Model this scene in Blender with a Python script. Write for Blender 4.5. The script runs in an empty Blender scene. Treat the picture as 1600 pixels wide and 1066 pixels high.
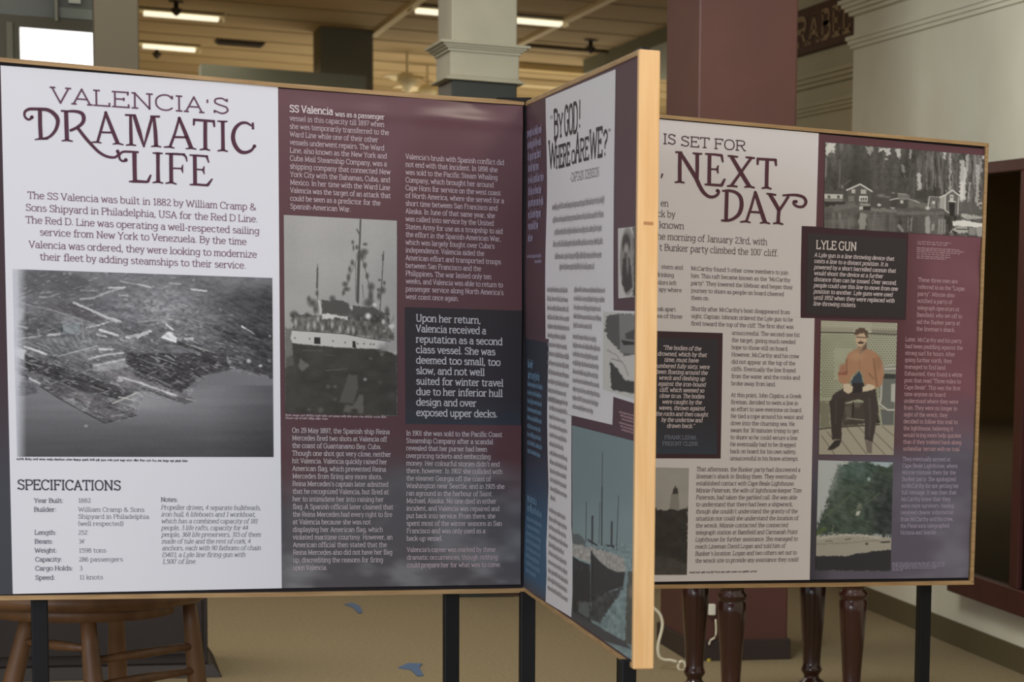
import bpy, bmesh, math, random
import numpy as np
from mathutils import Vector, Matrix

C = bpy.context.scene.collection
random.seed(4); RNG = np.random.RandomState(7)

# ------------------------------------------------------------------ camera, world, lights, exposure
PP = [3.8901, 1.9563, 0.9871, 0.1311, -0.4447, 0.0125]
def _rot(a):
    a = np.array(a, float); th = np.linalg.norm(a); k = a/th
    K = np.array([[0,-k[2],k[1]],[k[2],0,-k[0]],[-k[1],k[0],0]])
    return np.eye(3)+math.sin(th)*K+(1-math.cos(th))*K@K
F, CX, CY = PP[0]*1000, PP[1]*1000, PP[2]*1000
M = _rot(PP[3:6]) @ np.array([[1,0,0],[0,0,-1],[0,1,0]], float)      # world -> camera (x right, y down, z forward)
EYE = np.array([0, 0, 1.55])
cam_data = bpy.data.cameras.new('camera'); cam = bpy.data.objects.new('camera', cam_data); C.objects.link(cam)
cam_data.sensor_width = 36; cam_data.lens = F/1600*36
cam_data.shift_x = (800-CX)/1600; cam_data.shift_y = (CY-533)/1600
cam_data.clip_end = 200
mw = Matrix(((M[0][0], -M[1][0], -M[2][0], EYE[0]), (M[0][1], -M[1][1], -M[2][1], EYE[1]), (M[0][2], -M[1][2], -M[2][2], EYE[2]), (0,0,0,1)))
cam.matrix_world = mw
cam_data.dof.use_dof = True; cam_data.dof.focus_distance = 6.4; cam_data.dof.aperture_fstop = 8
bpy.context.scene.camera = cam

sc = bpy.context.scene
sc.view_settings.view_transform = 'Standard'; sc.view_settings.look = 'None'
sc.view_settings.gamma = 1; sc.view_settings.use_curve_mapping = False
sc.view_settings.exposure = 0.0
w = bpy.data.worlds.new('world'); sc.world = w; w.use_nodes = True
w.node_tree.nodes['Background'].inputs[0].default_value = (0.80, 0.80, 0.82, 1)
w.node_tree.nodes['Background'].inputs[1].default_value = 0.62

def area(name, loc, target, size, size_y, power, col):
    l = bpy.data.lights.new(name, 'AREA'); l.shape = 'RECTANGLE'; l.size = size; l.size_y = size_y
    l.energy = power; l.color = col
    o = bpy.data.objects.new(name, l); C.objects.link(o); o.location = loc
    o.rotation_euler = (Vector(target)-Vector(loc)).to_track_quat('-Z', 'Y').to_euler()
    return o
# daylight from the shop windows behind and to the left of the photographer
area('shop_window_daylight', (-5.0, -2.5, 2.4), (0.2, 6.4, 1.5), 5.0, 3.0, 395, (0.82, 0.89, 1.0))
# ceiling lamp above the front of the display
area('front_ceiling_lamp', (2.4, 2.0, 3.9), (1.2, 6.0, 1.4), 1.2, 1.2, 50, (1.0, 0.88, 0.72))
# fluorescent lamps over the back of the hall
area('hall_lamp', (-2.5, 24.0, 3.6), (-2.5, 24.0, 0), 8, 12, 430, (1.0, 0.87, 0.68))
area('hall_floor_bounce_lamp', (-1.0, 11.5, 3.7), (-1.0, 11.5, 0), 4, 3, 90, (1.0, 0.92, 0.80))
area('pier_fill_light', (0.9, 7.6, 3.3), (3.2, 10.6, 1.9), 1.0, 1.0, 72, (0.97, 1.0, 0.92))  # no fitting here: light added out of view to brighten the pier

area('ceiling_fill_light', (5.0, 29.5, 0.9), (5.0, 29.5, 4), 6, 6, 175, (1.0, 0.87, 0.64))  # unseen warm light added behind the boards to brighten the ceiling

# ------------------------------------------------------------------ geometry helpers
def ray(px, py):
    return M.T @ np.array([(px-CX)/F, (py-CY)/F, 1.0])
def onY(px, py, Y): d = ray(px, py); return EYE + d*Y/d[1]
def onX(px, py, X): d = ray(px, py); return EYE + d*X/d[0]
def onZ(px, py, Z): d = ray(px, py); return EYE + d*(Z-EYE[2])/d[2]

def srgb(r, g, b, k=1.0):
    o = []
    for c in (r, g, b):
        c = c/255.0; o.append(min(1.0, (c/12.92 if c <= .04045 else ((c+.055)/1.055)**2.4)*k))
    return (o[0], o[1], o[2], 1)
def lin(a):
    a = np.clip(a, 0, 255)/255.0
    return np.where(a <= .04045, a/12.92, ((a+.055)/1.055)**2.4)

MATS = {}
def mat(name, col, rough=.6, metal=0., noise=None, bump=0., nscale=20., stretch=(1,1,1), spec=.5, emit=None, coat=0.):
    if name in MATS: return MATS[name]
    m = bpy.data.materials.new(name); m.use_nodes = True; nt = m.node_tree; b = nt.nodes['Principled BSDF']
    b.inputs['Roughness'].default_value = rough; b.inputs['Metallic'].default_value = metal
    b.inputs['Specular IOR Level'].default_value = spec; b.inputs['Coat Weight'].default_value = coat
    b.inputs['Base Color'].default_value = col
    if noise or bump:
        tc = nt.nodes.new('ShaderNodeTexCoord'); mp = nt.nodes.new('ShaderNodeMapping'); nz = nt.nodes.new('ShaderNodeTexNoise')
        mp.inputs['Scale'].default_value = stretch; nz.inputs['Scale'].default_value = nscale; nz.inputs['Detail'].default_value = 6
        nt.links.new(tc.outputs['Object'], mp.inputs[0]); nt.links.new(mp.outputs[0], nz.inputs['Vector'])
        if noise:
            mx = nt.nodes.new('ShaderNodeMix'); mx.data_type = 'RGBA'
            mx.inputs[6].default_value = col; mx.inputs[7].default_value = noise
            rp = nt.nodes.new('ShaderNodeMapRange'); rp.inputs[1].default_value = .35; rp.inputs[2].default_value = .65
            nt.links.new(nz.outputs['Fac'], rp.inputs[0]); nt.links.new(rp.outputs[0], mx.inputs[0]); nt.links.new(mx.outputs[2], b.inputs['Base Color'])
        if bump:
            bp = nt.nodes.new('ShaderNodeBump'); bp.inputs['Strength'].default_value = bump; bp.inputs['Distance'].default_value = .01
            nt.links.new(nz.outputs['Fac'], bp.inputs['Height']); nt.links.new(bp.outputs[0], b.inputs['Normal'])
    if emit:
        b.inputs['Emission Color'].default_value = col; b.inputs['Emission Strength'].default_value = emit
    MATS[name] = m; return m
def printmat(name, rough=.38, k=1.0, spec=.5):
    m = bpy.data.materials.new(name); m.use_nodes = True; nt = m.node_tree; b = nt.nodes['Principled BSDF']
    a = nt.nodes.new('ShaderNodeAttribute'); a.attribute_name = 'ink'; nt.links.new(a.outputs['Color'], b.inputs['Base Color'])
    b.inputs['Roughness'].default_value = rough; b.inputs['Specular IOR Level'].default_value = spec
    return m

WOOD = mat('pine_edge', srgb(190,155,108), .55, noise=srgb(165,130,85), nscale=9, stretch=(1,1,14), bump=.05)
WOOD_END = mat('lit_pine_board', srgb(250,205,146), .5, noise=srgb(240,190,128), nscale=7, stretch=(9,9,.6), bump=.04)  # pine like the rails, its stronger light put into a paler colour
BLACKM = mat('black_painted_steel', srgb(13,14,17), .5, spec=.3)
DARKGAP = mat('dark_backing_board', srgb(26,20,24), .8)
MAROONP = mat('maroon_paint', srgb(88,50,42), .55, noise=srgb(80,45,38), nscale=3)
WHITEP = mat('grey_white_paint', srgb(190,186,166), .6, noise=srgb(180,176,156), nscale=4)
PIERP = mat('cream_white_paint', srgb(226,224,208), .6, noise=srgb(218,214,196), nscale=2)
WALLP = mat('olive_cream_paint', srgb(188,180,148), .65, noise=srgb(180,172,140), nscale=2)
GREYP = mat('grey_green_paint', srgb(112,110,94), .7)
TEALP = mat('grey_teal_paint', srgb(128,134,120), .7)
CEILP = mat('tan_ceiling_tile', srgb(184,163,124), .8, noise=srgb(174,153,114), nscale=1.5)
CEILG = mat('ceiling_grid', srgb(236,222,184), .6)
CARPET = mat('beige_carpet', srgb(146,130,100), .95, noise=srgb(132,117,88), nscale=60, bump=.3)
BASEP = mat('brown_vinyl_base', srgb(88,78,52), .6)
DKWOOD = mat('dark_turned_wood', srgb(62,30,22), .22, noise=srgb(45,22,16), nscale=8, stretch=(1,1,.3), coat=.4)
REDWOOD = mat('mahogany_frame', srgb(72,30,28), .4, noise=srgb(58,24,22), nscale=8, stretch=(3,3,.4))
OAK = mat('oak_stool_wood', srgb(122,86,54), .5, noise=srgb(100,68,42), nscale=10, stretch=(2,2,.5))
BROWNBOX = mat('dark_brown_laminate', srgb(38,25,19), .6, noise=srgb(30,20,15), nscale=4)
CHAR = mat('charcoal_paint', srgb(36,42,38), .5)
CORD = mat('cream_plastic_cord', srgb(232,222,196), .5)
BLUETAPE = mat('blue_masking_tape', srgb(78,104,140), .7)
SIGNB = mat('sign_board_brown', srgb(84,52,34), .7, noise=srgb(68,42,28), nscale=5)
SIGNG = mat('sign_letter_gold', srgb(150,122,84), .6)
DKMETAL = mat('dark_metal', srgb(60,54,44), .5)
TUBE = mat('fluorescent_tube', (1.0, .93, .72, 1), .5, emit=1.0)
DIFF = mat('lamp_reflector', srgb(235,225,190), .5)
SKYPANE = mat('bright_window_pane', (1, 1, 1, 1), .3, emit=1.4)
WHITEPL = mat('white_plastic', srgb(225,220,205), .5)
def glassmat():
    m = bpy.data.materials.new('cabinet_glass'); m.use_nodes = True; nt = m.node_tree
    for n in list(nt.nodes): nt.nodes.remove(n)
    out = nt.nodes.new('ShaderNodeOutputMaterial'); mx = nt.nodes.new('ShaderNodeMixShader'); fr = nt.nodes.new('ShaderNodeFresnel')
    t = nt.nodes.new('ShaderNodeBsdfTransparent'); g = nt.nodes.new('ShaderNodeBsdfGlossy')
    t.inputs[0].default_value = (.75,.82,.76,1); g.inputs['Roughness'].default_value = .05; fr.inputs[0].default_value = 1.5
    nt.links.new(fr.outputs[0], mx.inputs[0]); nt.links.new(t.outputs[0], mx.inputs[1]); nt.links.new(g.outputs[0], mx.inputs[2]); nt.links.new(mx.outputs[0], out.inputs[0])
    return m
GLASS = glassmat()

def link(name, verts, faces, m, parent=None, smooth=False):
    me = bpy.data.meshes.new(name); me.from_pydata([tuple(v) for v in verts], [], faces); me.update()
    if m: me.materials.append(m)
    if smooth:
        for p in me.polygons: p.use_smooth = True
    o = bpy.data.objects.new(name, me); C.objects.link(o)
    if parent: o.parent = parent
    return o
def tag(o, label=None, cat=None, group=None, kind=None):
    if label: o['label'] = label
    if cat: o['category'] = cat
    if group: o['group'] = group
    if kind: o['kind'] = kind
    return o
def empty(name, loc, label, cat, group=None, rz=0):
    o = bpy.data.objects.new(name, None); C.objects.link(o); o.location = tuple(loc); o.rotation_euler = (0,0,rz)
    return tag(o, label, cat, group)
class MB:
    def __init__(s): s.v = []; s.f = []
    def box(s, x0, x1, y0, y1, z0, z1, bev=0):
        n = len(s.v)
        s.v += [(x0,y0,z0),(x1,y0,z0),(x1,y1,z0),(x0,y1,z0),(x0,y0,z1),(x1,y0,z1),(x1,y1,z1),(x0,y1,z1)]
        s.f += [tuple(n+i for i in q) for q in ((0,3,2,1),(4,5,6,7),(0,1,5,4),(1,2,6,5),(2,3,7,6),(3,0,4,7))]
        return s
    def hexa(s, P):      # 8 corner points: front quad (bl,br,tr,tl), back quad
        n = len(s.v); s.v += [tuple(p) for p in P]
        s.f += [tuple(n+i for i in q) for q in ((0,1,2,3),(7,6,5,4),(0,4,5,1),(1,5,6,2),(2,6,7,3),(3,7,4,0))]
        return s
    def tube(s, pts, r, seg=10, cap=True):
        pts = [Vector(p) for p in pts]; rr = r if isinstance(r, (list, tuple)) else [r]*len(pts); base = len(s.v)
        for i, p in enumerate(pts):
            d = (pts[min(i+1, len(pts)-1)]-pts[max(i-1, 0)]).normalized()
            a = Vector((0,0,1)) if abs(d.z) < .9 else Vector((1,0,0))
            u = d.cross(a).normalized(); v = d.cross(u).normalized()
            for k in range(seg):
                t = 2*math.pi*k/seg; q = p+(u*math.cos(t)+v*math.sin(t))*rr[i]; s.v.append(tuple(q))
        for i in range(len(pts)-1):
            for k in range(seg):
                a = base+i*seg+k; b = base+i*seg+(k+1) % seg
                s.f.append((a, b, b+seg, a+seg))
        if cap:
            s.f.append(tuple(base+k for k in range(seg))[::-1]); s.f.append(tuple(base+(len(pts)-1)*seg+k for k in range(seg)))
        return s
    def lathe(s, prof, cx=0, cy=0, seg=20):      # prof: (r, z)
        return s.tube([(cx, cy, z) for r, z in prof], [max(r, 1e-4) for r, z in prof], seg)
    def build(s, name, m, parent=None, smooth=False): 
        o = link(name, s.v, s.f, m, parent, smooth)
        return o
def bevel(o, w=.004, seg=2):
    b = o.modifiers.new('bevel', 'BEVEL'); b.width = w; b.segments = seg; b.limit_method = 'ANGLE'; return o
def catmull(P, n):
    P = [np.array(p, float) for p in P]
    if len(P) < 3: return P
    closed = np.allclose(P[0], P[-1]); out = []
    for i in range(len(P)-1):
        p0 = P[i-1] if i > 0 else (P[-2] if closed else 2*P[0]-P[1]); p1 = P[i]; p2 = P[i+1]
        p3 = P[i+2] if i+2 < len(P) else (P[1] if closed else 2*P[-1]-P[-2])
        for k in range(n):
            t = k/n
            out.append(.5*((2*p1)+(-p0+p2)*t+(2*p0-5*p1+4*p2-p3)*t*t+(-p0+3*p1-3*p2+p3)*t**3))
    out.append(P[-1]); return out
def ribbon(P, w, V, Fc):
    """flat stroke along 2-D points P, width w (number or list), appended to V / Fc"""
    n = len(P); n0 = len(V)
    if n < 2: return
    ww = w if isinstance(w, (list, tuple)) else [w]*n
    if len(ww) != n: ww = [float(x) for x in np.interp(np.linspace(0, 1, n), np.linspace(0, 1, len(ww)), ww)]
    for i in range(n):
        a = P[max(i-1, 0)]; b = P[min(i+1, n-1)]; p = P[i]
        d = np.array(b, float)-np.array(a, float); L = np.hypot(*d)
        if L < 1e-9: d = np.array([1., 0.]); L = 1
        nx, ny = -d[1]/L, d[0]/L; sc_ = 1.0
        if 0 < i < n-1:
            e = np.array(P[i], float)-np.array(a, float); Le = np.hypot(*e)
            if Le > 1e-9: sc_ = 1/max(.55, (d@e)/(L*Le))
        h = ww[i]/2*sc_
        V.append((p[0]+nx*h, p[1]+ny*h)); V.append((p[0]-nx*h, p[1]-ny*h))
    for i in range(n-1):
        a = n0+2*i; Fc.append((a, a+1, a+3, a+2))
def disc(c, r, V, Fc, seg=14):
    n0 = len(V)
    for k in range(seg): V.append((c[0]+r*math.cos(2*math.pi*k/seg), c[1]+r*math.sin(2*math.pi*k/seg)))
    Fc.append(tuple(range(n0, n0+seg)))

# ------------------------------------------------------------------ slab lettering drawn as strokes
G = {}
def g(ch, adv, s):
    st = []
    for part in s.split(';'):
        sm = part.startswith('~'); pts = [tuple(float(q) for q in t.split(',')) for t in part.lstrip('~').split()]
        if sm: st.append(catmull(pts, 3)); continue
        pts = [np.array(p) for p in pts]
        for i in range(len(pts)-1):
            d_ = (pts[i+1]-pts[i])/(np.linalg.norm(pts[i+1]-pts[i])+1e-9)*3
            st.append([pts[i]-(d_ if i > 0 else 0), pts[i+1]+(d_ if i < len(pts)-2 else 0)])
    G[ch] = (adv, st)
g('a',46,"~6,42 20,50 34,45 36,30;36,32 36,0 45,0;~36,28 20,30 7,22 7,8 18,0 30,4 36,12")
g('b',48,"8,74 8,0;~8,38 20,50 36,46 42,25 36,4 20,0 8,10;1,74 8,74")
g('c',44,"~39,38 25,50 10,44 5,25 10,6 25,0 40,8")
g('d',50,"40,74 40,0 48,0;~40,38 28,50 12,46 5,25 12,4 28,0 40,10;32,74 40,74")
g('e',46,"6,27 41,27;~41,27 38,42 24,50 10,44 5,25 11,6 26,0 40,8")
g('f',32,"~36,70 27,74 17,67 15,48;15,50 15,0;3,50 30,50;5,0 27,0")
g('g',49,"~40,38 26,50 12,46 5,28 12,10 26,6 40,14;40,50 40,0;40,50 48,50;~40,2 36,-16 22,-22 7,-16")
g('h',49,"8,74 8,0;1,74 8,74;0,0 17,0;~8,36 22,50 36,46 39,32;39,32 39,0;31,0 47,0")
g('i',24,"12,50 12,0;3,50 12,50;2,0 22,0;12,64 12,73")
g('j',22,"12,50 12,-10;3,50 12,50;~12,-8 8,-20 -3,-20;12,64 12,73")
g('k',47,"8,74 8,0;1,74 8,74;0,0 17,0;38,50 9,22;20,32 40,0;30,50 45,50;31,0 47,0")
g('l',23,"11,74 11,0;3,74 11,74;1,0 21,0")
g('m',70,"8,50 8,0;1,50 8,50;0,0 16,0;~8,36 20,50 32,46 34,32;34,32 34,0;28,0 42,0;~34,36 46,50 58,46 60,32;60,32 60,0;54,0 68,0")
g('n',49,"8,50 8,0;1,50 8,50;0,0 17,0;~8,36 22,50 36,46 39,32;39,32 39,0;31,0 47,0")
g('o',48,"~24,50 9,44 5,25 9,6 24,0 39,6 43,25 39,44 24,50")
g('p',48,"8,50 8,-22;1,50 8,50;0,-22 18,-22;~8,38 20,50 36,46 42,25 36,4 20,0 8,10")
g('q',48,"40,50 40,-22;30,-22 48,-22;~40,38 28,50 12,46 5,25 12,4 28,0 40,10")
g('r',36,"9,50 9,0;1,50 9,50;0,0 20,0;~9,32 18,47 34,48")
g('s',40,"~34,42 20,50 8,44 10,31 24,26 35,20 33,5 19,0 5,7")
g('t',35,"14,64 14,12;~14,14 18,2 28,0 34,4;3,50 31,50")
g('u',49,"9,50 9,16;1,50 9,50;~9,18 13,2 26,0 39,12;39,50 39,0 47,0;31,50 39,50")
g('v',44,"6,50 22,0 38,50;0,50 14,50;30,50 45,50")
g('w',63,"6,50 18,0 31,44 44,0 56,50;0,50 13,50;49,50 63,50")
g('x',45,"6,50 38,0;38,50 6,0;0,50 14,50;31,50 45,50;0,0 14,0;31,0 45,0")
g('y',44,"6,50 23,4;38,50 18,-16 6,-20;0,50 14,50;30,50 45,50")
g('z',42,"5,50 37,50 5,0 38,0")
g('A',57,"6,0 28,70 50,0;14,24 42,24;0,0 14,0;42,0 57,0")
g('B',54,"10,70 10,0;2,70 12,70;2,0 12,0;~10,70 30,70 44,64 44,46 32,38 10,38;~10,38 34,38 49,30 49,10 34,0 10,0")
g('C',56,"~50,56 38,70 20,68 7,50 7,20 20,2 38,0 51,12;50,70 50,52")
g('D',60,"10,70 10,0;2,70 14,70;2,0 14,0;~10,70 34,70 52,56 54,35 52,14 34,0 10,0")
g('E',52,"10,70 10,0;2,70 45,70 45,56;2,0 47,0 47,15;10,37 34,37;34,45 34,29")
g('F',50,"10,70 10,0;2,70 45,70 45,56;2,0 20,0;10,37 34,37;34,45 34,29")
g('G',60,"~50,56 38,70 20,68 7,50 7,20 20,2 38,0 51,10;51,10 51,32;40,32 58,32;50,70 50,54")
g('H',62,"11,70 11,0;50,70 50,0;11,36 50,36;3,70 20,70;42,70 58,70;3,0 20,0;42,0 58,0")
g('I',26,"13,70 13,0;4,70 22,70;4,0 22,0")
g('J',36,"24,70 24,14;~24,16 18,1 6,2;14,70 33,70")
g('K',60,"11,70 11,0;50,70 12,32;24,44 52,0;3,70 20,70;3,0 20,0;40,70 58,70;42,0 60,0")
g('L',50,"10,70 10,0;2,70 20,70;2,0 45,0 45,16")
g('M',74,"12,0 12,70 36,8 61,70 61,0;3,70 14,70;58,70 71,70;3,0 21,0;52,0 71,0")
g('N',64,"12,0 12,70 52,0 52,70;3,70 14,70;43,70 61,70;3,0 21,0")
g('O',62,"~31,70 13,62 6,35 13,8 31,0 49,8 56,35 49,62 31,70")
g('P',52,"10,70 10,0;2,70 12,70;2,0 20,0;~10,70 32,70 47,62 47,42 32,33 10,33")
g('Q',62,"~31,70 13,62 6,35 13,8 31,0 49,8 56,35 49,62 31,70;34,12 54,-10")
g('R',57,"10,70 10,0;2,70 12,70;2,0 20,0;~10,70 32,70 47,62 47,43 32,35 10,35;30,35 48,0 57,0")
g('S',50,"~42,58 28,70 11,65 9,48 24,38 40,30 43,12 28,0 7,11;42,70 42,55;7,0 7,14")
g('T',54,"27,70 27,0;4,56 4,70 50,70 50,56;17,0 37,0")
g('U',62,"11,70 11,20;~11,22 18,2 42,1 50,20;50,20 50,70;3,70 20,70;42,70 59,70")
g('V',57,"6,70 28,0 50,70;0,70 15,70;41,70 57,70")
g('W',82,"6,70 23,0 41,62 58,0 75,70;0,70 14,70;67,70 82,70")
g('X',58,"8,70 50,0;50,70 8,0;1,70 17,70;41,70 57,70;1,0 17,0;41,0 57,0")
g('Y',56,"6,70 28,34 50,70;28,34 28,0;0,70 14,70;42,70 56,70;18,0 38,0")
g('Z',50,"6,70 44,70 5,0 45,0 45,12")
g('0',44,"~22,70 9,60 5,35 9,10 22,0 35,10 39,35 35,60 22,70")
g('1',34,"7,58 19,70 19,0;8,0 30,0")
g('2',44,"~7,56 20,70 36,60 34,42 7,4;6,2 40,2 40,10")
g('3',44,"~7,60 22,70 36,58 30,42 18,38;~18,38 34,34 39,14 22,0 6,8")
g('4',46,"30,0 30,70 5,22 43,22")
g('5',44,"38,68 12,68 10,40;~10,40 24,46 39,36 37,10 22,0 6,8")
g('6',44,"~36,62 22,70 8,50 6,22 14,3 28,1 39,18 32,38 18,40 7,26")
g('7',42,"5,56 5,68 38,68 16,0")
g('8',44,"~22,70 9,62 10,46 22,38 37,26 37,8 22,0 7,8 7,26 22,38 34,46 35,62 22,70")
g('9',44,"~8,6 22,0 36,20 38,48 30,67 16,69 5,52 12,32 26,30 37,44")
g('.',18,"9,0 9,9"); g(',',18,"9,8 9,0 4,-12"); g(':',20,"10,0 10,9;10,36 10,45")
g("'",18,"9,72 9,54"); g('"',28,"8,72 8,54;19,72 19,54"); g('-',30,"4,26 26,26"); g('!',22,"11,72 11,22;11,0 11,9")
g('?',42,"~6,58 20,71 36,60 32,44 20,34 19,20;19,0 19,9"); g('(',24,"~20,78 9,58 8,18 20,-12"); g(')',24,"~4,78 15,58 16,18 4,-12")
g('&',62,"~56,30 40,4 20,0 7,12 12,30 34,46 34,64 22,70 12,60 18,42 58,0"); g(' ',22,"0,0 0,0")
G[' '] = (22, [])
def textwidth(s): return sum(G[c][0] for c in s)

# ------------------------------------------------------------------ display panels
class Panel:
    """a vertical board; P0->P1 along its visible face, viewed face towards -back"""
    def __init__(s, A, B, name, label, group):
        A = np.array([A[0], A[1], 0.]); B = np.array([B[0], B[1], 0.])
        s.O = A; s.d = (B-A)/np.linalg.norm(B-A); s.b = np.array([-s.d[1], s.d[0], 0.])      # d x b = z
        s.root = empty(name, A, label, 'display panel', group, math.atan2(s.d[1], s.d[0]))
        s.amp = lambda u, v: 0*u
    def uv(s, px, py):
        r = ray(px, py); t = ((s.O-EYE)@s.b)/(r@s.b); P = EYE+r*t
        return ((P-s.O)@s.d, P[2])
    def loc(s, u, v, lay): return (u, -(lay+float(s.amp(u, v))), v)
    def mesh(s, name, UV, faces, lay, m, parent=None, label=None, ink=None):
        UV = np.array(UV, float); z = -(lay+s.amp(UV[:, 0], UV[:, 1]))
        V = np.stack([UV[:, 0], z, UV[:, 1]], 1)
        me = bpy.data.meshes.new(name); me.from_pydata(V.tolist(), [], faces); me.update()
        if m: me.materials.append(m)
        if ink is not None:
            at = me.color_attributes.new('ink', 'FLOAT_COLOR', 'POINT')
            col = np.ones((len(UV), 4), np.float32); col[:, :3] = ink; at.data.foreach_set('color', col.ravel())
        for p in me.polygons: p.use_smooth = True
        o = bpy.data.objects.new(name, me); C.objects.link(o); o.parent = parent or s.root
        if label: o['label'] = label
        return o
    def grid(s, quad, step):
        """quad of photo points tl,tr,br,bl -> (uv list, faces, px, py)"""
        q = [np.array(p, float) for p in quad]
        nx = max(1, int(max(np.linalg.norm(q[1]-q[0]), np.linalg.norm(q[2]-q[3]))/step))
        ny = max(1, int(max(np.linalg.norm(q[3]-q[0]), np.linalg.norm(q[2]-q[1]))/step))
        c = [np.array(s.uv(*p)) for p in q]
        S, T = np.meshgrid(np.linspace(0, 1, nx+1), np.linspace(0, 1, ny+1)); S = S.ravel()[:, None]; T = T.ravel()[:, None]
        UV = (c[0]*(1-S)+c[1]*S)*(1-T)+(c[3]*(1-S)+c[2]*S)*T
        # photo coordinates of every vertex, for painting the print
        P = s.O[None]+UV[:, :1]*s.d[None]; P[:, 2] = UV[:, 1]
        Q = (P-EYE[None])@M.T; px = CX+F*Q[:, 0]/Q[:, 2]; py = CY+F*Q[:, 1]/Q[:, 2]
        i = np.arange(ny)[:, None]*(nx+1)+np.arange(nx)[None]; i = i.ravel()
        faces = np.stack([i, i+nx+1, i+nx+2, i+1], 1).tolist()
        return UV, faces, px, py
    def blocks(s, name, quads, lay, m, parent, label=None, paint=None, step=6):
        UV = []; Fc = []; PX = []; PY = []; n = 0
        for q in quads:
            a, f, x, y = s.grid(q, step); UV.append(a); Fc += [[k+n for k in t] for t in f]; n += len(a); PX.append(x); PY.append(y)
        ink = None
        if paint:
            pt = Painter(np.concatenate(PX), np.concatenate(PY)); paint(pt); ink = lin(pt.c*pt.gain)
            ink = np.clip(ink*INK, 0, .95)
        return s.mesh(name, np.concatenate(UV), Fc, lay, m, parent, label, ink)
    def stroke_px(s, name, strokes, discs, tf, lay, m, parent, label=None):
        """strokes in photo points (after tf)"""
        V = []; Fc = []
        for st in strokes:
            sm, pts, wd = st; P = [tf(*p) for p in pts]; k = tf.s
            P = catmull(P, 6) if sm else P
            ww = [x/k for x in wd] if isinstance(wd, (list, tuple)) else wd/k
            ribbon([np.array(p) for p in P], ww, V, Fc)
        for (x, y, r) in discs: disc(tf(x, y), r/tf.s, V, Fc)
        return s.mesh(name, [s.uv(*p) for p in V], Fc, lay, m, parent, label)
    def text(s, name, rows, xh, wt, lay, m, parent, slant=0., label=None, cap=None):
        """rows: (string, x_left, y_base_left, x_right) in photo points; xh = height of 70 units in photo pixels"""
        V = []; Fc = []
        for (t, xl, yl, xr) in rows:
            u0, v0 = s.uv(xl, yl); u1 = s.uv(xr, yl)[0]
            vt = s.uv(xl, yl-xh)[1]; k = (vt-v0)/70.; kx = (u1-u0)/textwidth(t); x = 0
            for c in t:
                adv, st = G.get(c, G['o'])
                for P in st:
                    n0 = len(V)
                    Q = [np.array([(x+p[0]+slant*p[1])*kx, p[1]*k]) for p in P]
                    tmp = []; ribbon(Q, wt*(k*.6+min(kx, k*1.2)*.4), tmp, fz := [])
                    V += [(u0+a, v0+b) for a, b in tmp]; Fc += [tuple(q+n0 for q in f) for f in fz]
                x += adv
        return s.mesh(name, V, Fc, lay, m, parent, label)
    def tiny(s, name, rows, h, lay, m, parent, label=None, dens=1.0):
        """lines of print too small to read: irregular little upright strokes; rows (x_left, y, x_right)"""
        V = []; Fc = []; rnd = random.Random(len(rows)*7+int(rows[0][1]))
        for (xl, yl, xr) in rows:
            u0, v0 = s.uv(xl, yl); u1 = s.uv(xr, yl)[0]; vt = s.uv(xl, yl-h)[1]; H = vt-v0; L = u1-u0
            n = max(6, int(L/(H*.42)*dens)); gap = 0
            for i in range(n):
                gap -= 1
                if gap < -rnd.randint(3, 9): gap = 1; continue
                a = u0+L*i/n; ww = L/n*rnd.uniform(.35, .75); hh = H*(rnd.choice([.68, .68, .72, 1.0])); b0 = v0-(H*.25 if rnd.random() < .12 else 0)
                k = len(V); V += [(a, b0), (a+ww, b0), (a+ww, v0+hh), (a, v0+hh)]; Fc.append((k, k+1, k+2, k+3))
                yb = v0+rnd.choice([0, H*.3, H*.55]); k = len(V); V += [(a, yb), (a+L/n, yb), (a+L/n, yb+H*.14), (a, yb+H*.14)]; Fc.append((k, k+1, k+2, k+3))
        return s.mesh(name, V, Fc, lay, m, parent, label)
    def bar(s, name, quad, y0, y1, m, parent=None, label=None, bev=.0015):
        """solid bar whose front outline is the photo quad tl,tr,br,bl; y0..y1 = local depth (negative is towards the viewer)"""
        c = [s.uv(*p) for p in quad]
        P = [(c[k][0], y0, c[k][1]) for k in (3, 2, 1, 0)]+[(c[k][0], y1, c[k][1]) for k in (3, 2, 1, 0)]
        o = MB().hexa(P).build(name, m, parent or s.root)
        if bev: bevel(o, bev, 2)
        if label: o['label'] = label
        return o
class TF:
    def __init__(s, ox, oy, sc_): s.ox, s.oy, s.s = ox, oy, sc_
    def __call__(s, x, y): return (s.ox+x/s.s, s.oy+y/s.s)
INK = 1.0

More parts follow.
